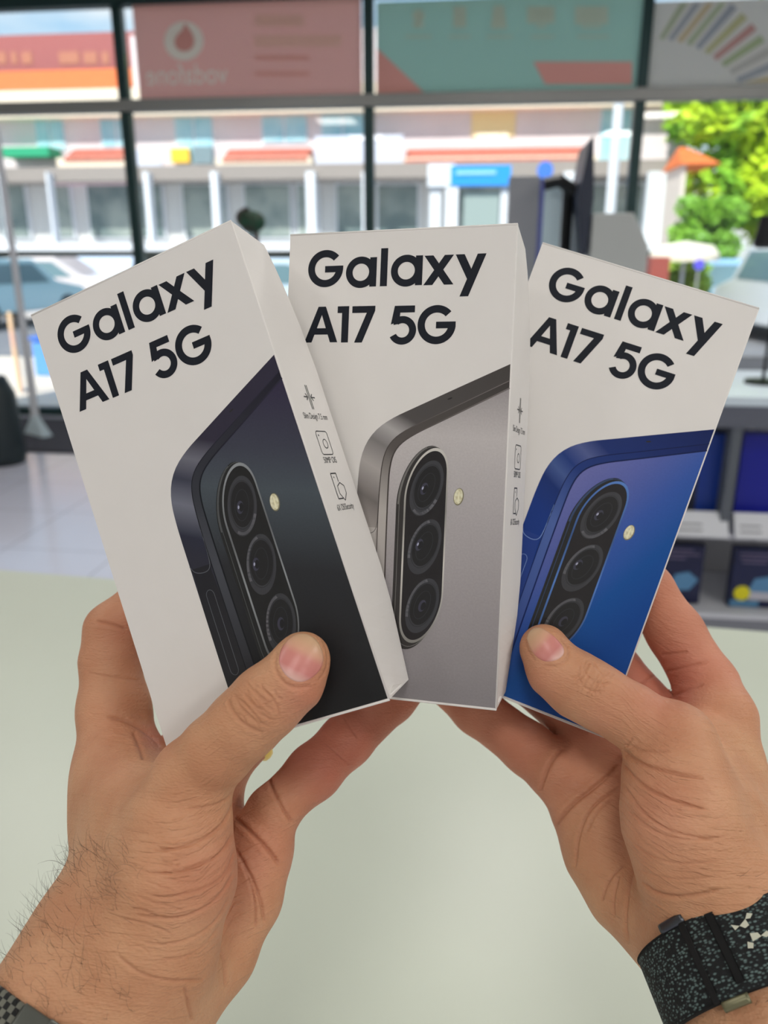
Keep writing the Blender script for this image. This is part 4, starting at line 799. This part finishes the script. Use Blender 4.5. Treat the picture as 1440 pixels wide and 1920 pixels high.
def build_hand(key, name, label, lo_, hi_, tone):
    H = HAND[key]; V, Q = surface_nets(H, np.array(lo_), np.array(hi_), .0015)
    for _ in range(2):
        g = grid_normals(V, H); V = V - g * hand_sdf(V, H)[:, None]
    me = bpy.data.meshes.new('tmp'); me.from_pydata(V.tolist(), [], Q.tolist()); o = bpy.data.objects.new('tmp', me); C.objects.link(o)
    sm = o.modifiers.new('s', 'SMOOTH'); sm.iterations = 2; sm.factor = .5
    m = o.modifiers.new('u', 'SUBSURF'); m.levels = 2; m.render_levels = 2
    dg = bpy.context.evaluated_depsgraph_get(); dg.update(); me2 = bpy.data.meshes.new_from_object(o.evaluated_get(dg))
    bpy.data.objects.remove(o); bpy.data.meshes.remove(me)
    n_ = len(me2.vertices); co = np.empty(n_ * 3); me2.vertices.foreach_get('co', co); co = co.reshape(-1, 3)
    g = np.concatenate([grid_normals(co[i:i + 150000], H) for i in range(0, n_, 150000)])
    dep = -co[:, 2]; UV = np.stack([720 + F * co[:, 0] / dep, 960 - F * co[:, 1] / dep], 1)
    facing = np.clip((g * -co / np.linalg.norm(co, axis=1, keepdims=True)).sum(1) * 3, 0, 1)
    disp = np.zeros(n_); dark = np.zeros(n_)
    for pts, wd, dp, dmin, dmax in CREASE[key]:
        m_ = np.where((UV[:, 0] > min(p[0] for p in pts) - 5 * wd) & (UV[:, 0] < max(p[0] for p in pts) + 5 * wd) & (UV[:, 1] > min(p[1] for p in pts) - 5 * wd) & (UV[:, 1] < max(p[1] for p in pts) + 5 * wd) & (dep > dmin) & (dep < dmax) & (facing > 0))[0]
        if not len(m_): continue
        d, t_ = seg_dist(UV[m_], pts); fade = np.clip(np.minimum(t_, 1 - t_) * 6, 0, 1) ** .7
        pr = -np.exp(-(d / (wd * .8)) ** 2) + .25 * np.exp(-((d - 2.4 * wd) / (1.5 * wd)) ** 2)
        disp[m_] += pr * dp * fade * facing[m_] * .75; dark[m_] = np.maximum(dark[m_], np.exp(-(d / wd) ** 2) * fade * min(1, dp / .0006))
    co = co + g * disp[:, None]
    R3 = np.array(CM.to_3x3()); co = co @ R3.T + np.array(EYE)
    me2.vertices.foreach_set('co', co.ravel()); me2.update()
    # true skin tone differences: pinker palm and finger pads, tanner back of the hand
    red = np.zeros(n_)
    for x, y, r, wgt in tone:
        red += wgt * np.exp(-((UV[:, 0] - x) ** 2 + (UV[:, 1] - y) ** 2) / r ** 2)
    far = np.clip((dep - (.278 if key == 'L' else .296)) / .02, 0, 1) * (np.clip((UV[:, 0] - 380) / 120, .25, 1) if key == 'L' else .8); red = np.clip(red + far * .8, 0, 1)
    gx = ([140, 270, 325, 375, 415, 438, 560], [60, 80, 84, 72, 40, 0, -60]) if key == 'L' else ([1040, 1166, 1200, 1260, 1340, 1440], [-60, 0, 35, 75, 90, 95])
    ctr = np.array([345, 1650]) if key == 'L' else np.array([1275, 1545]); wt = .3 + .9 * np.exp(-(((UV - ctr) / np.array([130, 170])) ** 2).sum(1)); wr = np.stack([(UV[:, 1] - np.interp(UV[:, 0], *gx)) * .085, UV[:, 0] * .012, wt], 1)
    at = me2.attributes.new('wrinkle', 'FLOAT_VECTOR', 'POINT'); at.data.foreach_set('vector', wr.astype(np.float32).ravel())
    at = me2.attributes.new('palm_tone', 'FLOAT', 'POINT'); at.data.foreach_set('value', red.astype(np.float32))
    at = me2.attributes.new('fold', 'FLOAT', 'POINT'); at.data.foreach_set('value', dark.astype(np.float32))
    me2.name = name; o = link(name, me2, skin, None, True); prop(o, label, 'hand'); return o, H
skin = bpy.data.materials.new('skin'); skin.use_nodes = True; n = skin.node_tree; b = n.nodes['Principled BSDF']
b.inputs['Roughness'].default_value = .52; b.inputs['Specular IOR Level'].default_value = .35
b.inputs['Subsurface Weight'].default_value = .12; b.inputs['Subsurface Radius'].default_value = (1, .35, .2); b.inputs['Subsurface Scale'].default_value = .004
at = n.nodes.new('ShaderNodeAttribute'); at.attribute_name = 'palm_tone'; a2 = n.nodes.new('ShaderNodeAttribute'); a2.attribute_name = 'fold'
t = n.nodes.new('ShaderNodeTexCoord'); no = n.nodes.new('ShaderNodeTexNoise'); no.inputs['Scale'].default_value = 55; no.inputs['Detail'].default_value = 5
n.links.new(t.outputs['Object'], no.inputs[0])
base = n.nodes.new('ShaderNodeMixRGB'); base.inputs[1].default_value = rgba((208, 157, 120)); base.inputs[2].default_value = rgba((208, 134, 112)); n.links.new(at.outputs['Fac'], base.inputs[0])
mot = n.nodes.new('ShaderNodeMixRGB'); mot.blend_type = 'MULTIPLY'; mot.inputs[0].default_value = .55; n.links.new(base.outputs[0], mot.inputs[1])
rp = n.nodes.new('ShaderNodeValToRGB'); rp.color_ramp.elements[0].position = .3; rp.color_ramp.elements[0].color = rgba((224, 196, 184)); rp.color_ramp.elements[1].position = .7; rp.color_ramp.elements[1].color = (1, 1, 1, 1)
n.links.new(no.outputs[0], rp.inputs[0]); n.links.new(rp.outputs[0], mot.inputs[2])
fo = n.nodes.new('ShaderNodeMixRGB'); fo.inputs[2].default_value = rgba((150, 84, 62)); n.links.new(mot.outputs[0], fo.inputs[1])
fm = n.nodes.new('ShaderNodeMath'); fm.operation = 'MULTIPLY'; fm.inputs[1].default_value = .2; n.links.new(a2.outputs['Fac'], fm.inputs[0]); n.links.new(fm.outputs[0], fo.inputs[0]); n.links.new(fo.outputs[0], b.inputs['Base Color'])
v1 = n.nodes.new('ShaderNodeTexVoronoi'); v1.inputs['Scale'].default_value = 1100; n2 = n.nodes.new('ShaderNodeTexNoise'); n2.inputs['Scale'].default_value = 420; n2.inputs['Detail'].default_value = 6
mp_ = n.nodes.new('ShaderNodeMapping'); mp_.inputs['Scale'].default_value = (.6, 1, 1.6); n.links.new(t.outputs['Object'], mp_.inputs[0]); n.links.new(mp_.outputs[0], v1.inputs[0]); n.links.new(mp_.outputs[0], n2.inputs[0])
ad = n.nodes.new('ShaderNodeMath'); ad.operation = 'ADD'; n.links.new(v1.outputs['Distance'], ad.inputs[0]); n.links.new(n2.outputs[0], ad.inputs[1])
wa = n.nodes.new('ShaderNodeAttribute'); wa.attribute_name = 'wrinkle'; ws = n.nodes.new('ShaderNodeSeparateXYZ'); wc = n.nodes.new('ShaderNodeCombineXYZ'); wn = n.nodes.new('ShaderNodeTexNoise'); wn.inputs['Scale'].default_value = 1; wn.inputs['Detail'].default_value = 3; wn.inputs['Distortion'].default_value = .6
n.links.new(wa.outputs['Vector'], ws.inputs[0]); n.links.new(ws.outputs[0], wc.inputs[0]); n.links.new(ws.outputs[1], wc.inputs[1]); n.links.new(wc.outputs[0], wn.inputs[0])
wr_ = n.nodes.new('ShaderNodeValToRGB'); wr_.color_ramp.elements[0].position = .33; wr_.color_ramp.elements[1].position = .52; n.links.new(wn.outputs[0], wr_.inputs[0])
wm = n.nodes.new('ShaderNodeMath'); wm.operation = 'MULTIPLY'; n.links.new(wr_.outputs[0], wm.inputs[0]); n.links.new(ws.outputs[2], wm.inputs[1])
b2 = n.nodes.new('ShaderNodeBump'); b2.inputs['Strength'].default_value = .55; b2.inputs['Distance'].default_value = .0007; n.links.new(wm.outputs[0], b2.inputs['Height'])
bp = n.nodes.new('ShaderNodeBump'); n.links.new(b2.outputs[0], bp.inputs['Normal']); bp.inputs['Strength'].default_value = .35; bp.inputs['Distance'].default_value = .0005; n.links.new(ad.outputs[0], bp.inputs['Height']); n.links.new(bp.outputs[0], b.inputs['Normal'])

def march(px, py, H, d0=.20):       # first hit of the sight line through a photo pixel on the hand
    d = np.full(len(px), d0); ray = np.stack([(px - 720) / F, (960 - py) / F, -np.ones(len(px))], 1); L_ = np.linalg.norm(ray, axis=1)
    for _ in range(60): d = d + hand_sdf(ray * d[:, None], H) / L_ * .8
    return ray * d[:, None]
def nail(hand, H, outline, axis, label):
    # axis: base point -> tip point of the nail in the photo; the plate follows the skin and stands just proud of it
    ol = smooth_poly(outline + [outline[0]], 2)[:-1]; c = np.mean(ol, 0); V = []; rings = 9
    K = [1, .97, .9, .78, .62, .45, .28, .12, .02]; lift = [-.0003, .00008, .00020, .00026, .00026, .00026, .00026, .00026, .00026]
    Pp = np.array([[c[0] + (x - c[0]) * k_, c[1] + (y - c[1]) * k_] for k_ in K for x, y in ol]); S_ = march(Pp[:, 0], Pp[:, 1], H); G = grid_normals(S_, H)
    S_ = S_ + G * np.repeat(lift, len(ol))[:, None]
    R3 = np.array(CM.to_3x3()); W_ = S_ @ R3.T + np.array(EYE); n_ = len(ol)
    Fc = [(r * n_ + j, r * n_ + (j + 1) % n_, (r + 1) * n_ + (j + 1) % n_, (r + 1) * n_ + j) for r in range(rings - 1) for j in range(n_)] + [tuple((rings - 1) * n_ + j for j in range(n_))]
    me = bpy.data.meshes.new('thumbnail'); me.from_pydata(W_.tolist(), [], Fc)
    a_, b_ = np.array(axis[0], float), np.array(axis[1], float); t_ = ((Pp - a_) @ (b_ - a_)) / ((b_ - a_) @ (b_ - a_))
    q = me.attributes.new('along', 'FLOAT', 'POINT'); q.data.foreach_set('value', t_.astype(np.float32))
    if 'nail_plate' not in MATS:
        m = mat('nail_plate', (216, 160, 146), .36, 0, .45); nn = m.node_tree; at = nn.nodes.new('ShaderNodeAttribute'); at.attribute_name = 'along'; r = nn.nodes.new('ShaderNodeValToRGB'); el = r.color_ramp.elements
        el[0].position = .02; el[0].color = rgba((214, 170, 156)); el[1].position = .93; el[1].color = rgba((212, 176, 140))
        for p_, c_ in ((.14, (222, 178, 168)), (.3, (204, 128, 122)), (.52, (208, 134, 124)), (.64, (214, 160, 134)), (.8, (210, 168, 134))): x = el.new(p_); x.color = rgba(c_)
        nn.links.new(at.outputs['Fac'], r.inputs[0]); nn.links.new(r.outputs[0], nn.nodes['Principled BSDF'].inputs['Base Color'])
    o = link('thumbnail', me, MATS['nail_plate'], hand, True); prop(o, label); return o
toneL = [(620, 1400, 90, .35), (480, 1600, 70, .3), (290, 1385, 30, .5), (575, 1300, 60, .5), (410, 1650, 110, .35), (260, 1180, 60, .4), (220, 1430, 60, .2)]
toneR = [(1000, 1290, 70, .45), (1230, 1520, 110, .4), (1240, 1290, 80, .6), (1120, 1350, 40, .3)]
hl, HL = build_hand('L', 'hand', 'left hand with hairy wrist, thumb pressed on the box with the black phone', (-.18, -.245, -.358), (.032, -.015, -.165), toneL)
hr, HR = build_hand('R', 'hand', 'right hand with woven wristband, thumb pressed on the box with the blue phone', (.0, -.255, -.368), (.175, .005, -.175), toneR)
nail(hl, HL, [(540, 1197), (556, 1187), (578, 1187), (597, 1201), (607, 1222), (608, 1244), (598, 1262), (579, 1277), (558, 1281), (538, 1271), (524, 1252), (521, 1235), (527, 1214)], ((540, 1285), (590, 1185)), 'short broad thumbnail with pale rim')
nail(hr, HR, [(987, 1197), (990, 1184), (1001, 1176), (1014, 1176), (1030, 1185), (1046, 1199), (1059, 1215), (1058, 1229), (1043, 1240), (1021, 1242), (1003, 1231), (992, 1214)], ((1058, 1240), (992, 1178)), 'short thumbnail with pale rim')

# ------------------------------------------------------------------ arm hair
def hairs(hand, H, count, region, lean, lmin, lmax, seed):
    r_ = np.random.default_rng(seed); n_ = len(hand.data.vertices); co = np.empty(n_ * 3); hand.data.vertices.foreach_get('co', co); co = co.reshape(-1, 3)
    R3 = np.array(CM.to_3x3()); cc = (co - np.array(EYE)) @ R3; dep = -cc[:, 2]; u_ = 720 + F * cc[:, 0] / dep; v_ = 960 - F * cc[:, 1] / dep
    x0, x1, y0, y1 = region; cand = np.where((u_ > x0) & (u_ < x1) & (v_ > y0) & (v_ < y1) & (dep < .31))[0]; pick = r_.choice(cand, count, replace=False)
    g = grid_normals(cc[pick], H); mb = MB()
    for p, nn in zip(cc[pick], g):
        if nn @ p > .2 * np.linalg.norm(p): continue
        ln = r_.uniform(lmin, lmax); d = nn * .55 + np.array(lean) + r_.normal(0, .28, 3); d /= np.linalg.norm(d); bend = np.array(lean) * .9 + r_.normal(0, .9, 3) - nn * .7
        pts = []; q = p - nn * .0003
        for s in range(7):
            pts.append(tuple(np.array(CM @ Vector(q)))); q = q + d * ln / 6; d = d + bend * .16; d /= np.linalg.norm(d)
        mb.tube(pts, [.00004, .00004, .000036, .000032, .000026, .000018, .000007], 3)
    o = mb.build('arm_hair', mat('dark_hair', (52, 36, 28), .5), hand); prop(o, 'short dark curly hairs', kind='stuff')
hairs(hl, HL, 650, (-40, 260, 1590, 1930), (-.2, .55, 0), .003, .010, 3)
hairs(hr, HR, 90, (1380, 1470, 1640, 1930), (.5, .2, 0), .003, .006, 5)
# ------------------------------------------------------------------ wristband, watch band, ring
def strap(name, c, axis, e1, a, b, wd, th, m, parent, th0=0, th1=360, n_=120, t0=None, rnd=.0006, sag=0):
    ax = Vector(axis).normalized(); e1 = Vector(e1); e1 = (e1 - ax * e1.dot(ax)).normalized(); e2 = ax.cross(e1); c = Vector(c)
    prof = [(rnd, 0), (wd - rnd, 0), (wd, rnd), (wd, th - rnd), (wd - rnd, th), (rnd, th), (0, th - rnd), (0, rnd)]; mb = MB(); uv = []
    closed = th1 - th0 >= 360; k_ = n_ if closed else n_ + 1
    for i in range(k_):
        t_ = math.radians(th0 + (th1 - th0) * i / n_); nn = (e1 * math.cos(t_) / a + e2 * math.sin(t_) / b).normalized(); p = c + e1 * a * math.cos(t_) + e2 * b * math.sin(t_)
        for s, h in prof: mb.v.append(tuple(CM @ (p + ax * (s + sag * math.sin(t_)) + nn * h))); uv.append((i / n_ * (th1 - th0) / 360, s / wd))
    for i in range(n_):
        for j in range(8): mb.f.append((i * 8 + j, i * 8 + (j + 1) % 8, ((i + 1) % k_) * 8 + (j + 1) % 8, ((i + 1) % k_) * 8 + j)); mb.mi.append(0)
    if not closed: mb.f += [tuple(range(8)), tuple(range(n_ * 8 + 7, n_ * 8 - 1, -1))]; mb.mi += [0, 0]
    me = bpy.data.meshes.new(name); me.from_pydata(mb.v, [], mb.f); L_ = me.uv_layers.new(name='UVMap')
    for lp in me.loops: L_.data[lp.index].uv = uv[lp.vertex_index]
    b_ = bmesh.new(); b_.from_mesh(me); bmesh.ops.recalc_face_normals(b_, faces=b_.faces); b_.to_mesh(me); b_.free()
    return link(name, me, m, parent, True)
def world_point(p): return CM @ Vector(p)
mw = mat('woven_black', (14, 16, 19), .85); n = mw.node_tree; b = n.nodes['Principled BSDF']; t = n.nodes.new('ShaderNodeTexCoord'); mp_ = n.nodes.new('ShaderNodeMapping'); mp_.inputs['Scale'].default_value = (150, 28, 1)
mp_.inputs['Rotation'].default_value = (0, 0, .0)
vo = n.nodes.new('ShaderNodeTexVoronoi'); vo.inputs['Scale'].default_value = 1.0; vo.inputs['Randomness'].default_value = .75; r = n.nodes.new('ShaderNodeValToRGB')
r.color_ramp.elements[0].position = .22; r.color_ramp.elements[0].color = rgba((96, 116, 114)); r.color_ramp.elements[1].position = .5; r.color_ramp.elements[1].color = rgba((12, 15, 18))
n.links.new(t.outputs['UV'], mp_.inputs[0]); n.links.new(mp_.outputs[0], vo.inputs[0]); n.links.new(vo.outputs['Distance'], r.inputs[0]); n.links.new(r.outputs[0], b.inputs['Base Color'])
bp = n.nodes.new('ShaderNodeBump'); bp.inputs['Strength'].default_value = .6; bp.inputs['Distance'].default_value = .0006; bp.invert = True; n.links.new(vo.outputs['Distance'], bp.inputs['Height']); n.links.new(bp.outputs[0], b.inputs['Normal'])
RC, RA, RE = P3(1379, 1742, .262), (.20, -.67, .71), (.94, .30, .05)
wb = empty('wristband', Matrix.Translation(world_point(RC)), 'black speckled woven wristband with a small white emblem on the right wrist', 'wristband'); WI = wb.matrix_world.inverted()
def keep(o, par):
    o.parent = par; o.matrix_parent_inverse = par.matrix_world.inverted(); return o
def wrist(name, th0, th1, wd, th, m, off=0, da=.0318, db=.0286, lift=0, n_=120, root=wb, C0=RC, A0=RA, E0=RE):
    c = Vector(C0) + Vector(A0).normalized() * off
    return keep(strap(name, c, A0, E0, da + lift, db + lift, wd, th, m, None, th0, th1, n_), root)
band_ = wrist('woven_strap', 0, 360, .0225, .0016, mw)
wrist('stitched_edge', 0, 360, .0010, .0018, mat('edge_black', (10, 11, 13), .9), off=-.0002, lift=.0001); wrist('stitched_edge', 0, 360, .0010, .0018, MATS['edge_black'], off=.0217, lift=.0001)
keep(wrist('overlap_layer', 60, 122, .0222, .0010, mw, off=.0002, lift=.0016, n_=40), wb)
wrist('seam', 122, 125.5, .0224, .0012, MATS['edge_black'], off=.0001, lift=.0016, n_=6); wrist('seam', 106, 110.5, .0190, .0003, MATS['edge_black'], off=.0010, lift=.0027, n_=6)
M_clasp = mat('dark_clasp', (84, 86, 92), .3, .9)
wrist('clasp_bar', 122, 138, .0030, .0018, M_clasp, off=-.0026, lift=.0006, n_=10); wrist('clasp_bar', 108, 122, .0030, .0018, mat('olive_clasp', (120, 118, 92), .35, .6), off=.0222, lift=.0006, n_=10)
# the emblem: two pairs of wedges meeting in knots
def on_strap(th, s, h):
    ax = Vector(RA).normalized(); e1 = Vector(RE); e1 = (e1 - ax * e1.dot(ax)).normalized(); e2 = ax.cross(e1); t_ = math.radians(th); a, b2 = .0318, .0286
    nn = (e1 * math.cos(t_) / a + e2 * math.sin(t_) / b2).normalized(); return wb.matrix_world.inverted() @ (CM @ (Vector(RC) + e1 * a * math.cos(t_) + e2 * b2 * math.sin(t_) + ax * s + nn * h))
mb = MB(); K = lambda x, y: on_strap(92 - x * 2.0, .0085 + y * .001, .00285)     # x right, y down in mm
for p in ([(-4.4, -2.6), (-2.6, -1.6), (-4.0, -.9)], [(-2.6, -1.6), (-.6, -2.8), (-.4, -1.0), (-1.6, -.6)], [(-.6, -2.8), (.4, -4.2), (1.6, -3.6), (.6, -2.6)], [(-3.2, 4.4), (-2.6, 2.8), (-1.4, 3.6), (-2.0, 4.8)], [(-1.4, 3.2), (-1.2, 1.0), (.6, 1.4), (1.0, 2.6)], [(1.0, 2.4), (2.8, 1.6), (3.4, 2.8), (2.0, 3.2)]):
    mb.add([K(*q) for q in p], [tuple(range(len(p)))])
mb.build('white_emblem', mat('emblem_white', (196, 196, 178), .6), wb)
# left wrist: braided dark band with a metal end piece
LC = np.array(P3(215, 1830, .252)); LA = (-.45, -.70, .55); LE = (.75, -.55, .05); la = np.array(LA) / np.linalg.norm(LA)
ml = mat('braided_grey', (92, 92, 86), .45, .3); n = ml.node_tree; b = n.nodes['Principled BSDF']; t = n.nodes.new('ShaderNodeTexCoord'); mp_ = n.nodes.new('ShaderNodeMapping'); mp_.inputs['Scale'].default_value = (110, 11, 1); mp_.inputs['Rotation'].default_value = (0, 0, .0)
ck = n.nodes.new('ShaderNodeTexChecker'); ck.inputs['Scale'].default_value = 1; ck.inputs['Color1'].default_value = rgba((108, 108, 98)); ck.inputs['Color2'].default_value = rgba((14, 14, 14))
n.links.new(t.outputs['UV'], mp_.inputs[0]); n.links.new(mp_.outputs[0], ck.inputs[0]); n.links.new(ck.outputs[0], b.inputs['Base Color'])
LB = LC + la * .0165
wt_ = empty('watch_band', Matrix.Translation(world_point(LB)), 'dark braided watch band with grey metal end piece at the bottom left corner', 'watch')
wk = dict(root=wt_, C0=tuple(LB), A0=LA, E0=LE, da=.0325, db=.0262)
wrist('braided_strap', 0, 360, .020, .0018, ml, **wk)
M_lug = mat('lug_grey', (96, 98, 92), .38, .5)
wrist('end_piece', 90, 119, .021, .0016, M_lug, off=-.0005, lift=.0019, n_=24, **wk); wrist('end_piece_step', 90, 104, .0215, .0010, M_lug, off=-.0008, lift=.0036, n_=16, **wk)
wrist('lug', 78, 85, .008, .0030, mat('dark_lug', (40, 40, 38), .5), off=.001, lift=.001, n_=6, **wk)
# gold ring seen in the gap under the left thumb
rdir = P3(538, 1298, .3305) - P3(408, 1436, .310); rdir = rdir / np.linalg.norm(rdir); M_ = Vector(rdir).to_track_quat('Z', 'X').to_matrix().to_4x4(); M_.translation = Vector(P3(463, 1379, .3186))
rg = MB(); N1, N2 = 48, 8; R0 = 55 * .319 / F
for i in range(N1):
    for j in range(N2):
        a, q = 2 * math.pi * i / N1, 2 * math.pi * j / N2; rr = R0 + .0012 * math.cos(q); rg.v.append((rr * math.cos(a), rr * math.sin(a), .0022 * math.sin(q)))
for i in range(N1):
    for j in range(N2): rg.f.append((i * N2 + j, ((i + 1) % N1) * N2 + j, ((i + 1) % N1) * N2 + (j + 1) % N2, i * N2 + (j + 1) % N2)); rg.mi.append(0)
o = rg.build('finger_ring', mat('gold', (240, 200, 110), .3, .9), None, True); o.matrix_world = CM @ M_; prop(o, 'plain gold ring glimpsed in the gap under the left thumb', 'ring')
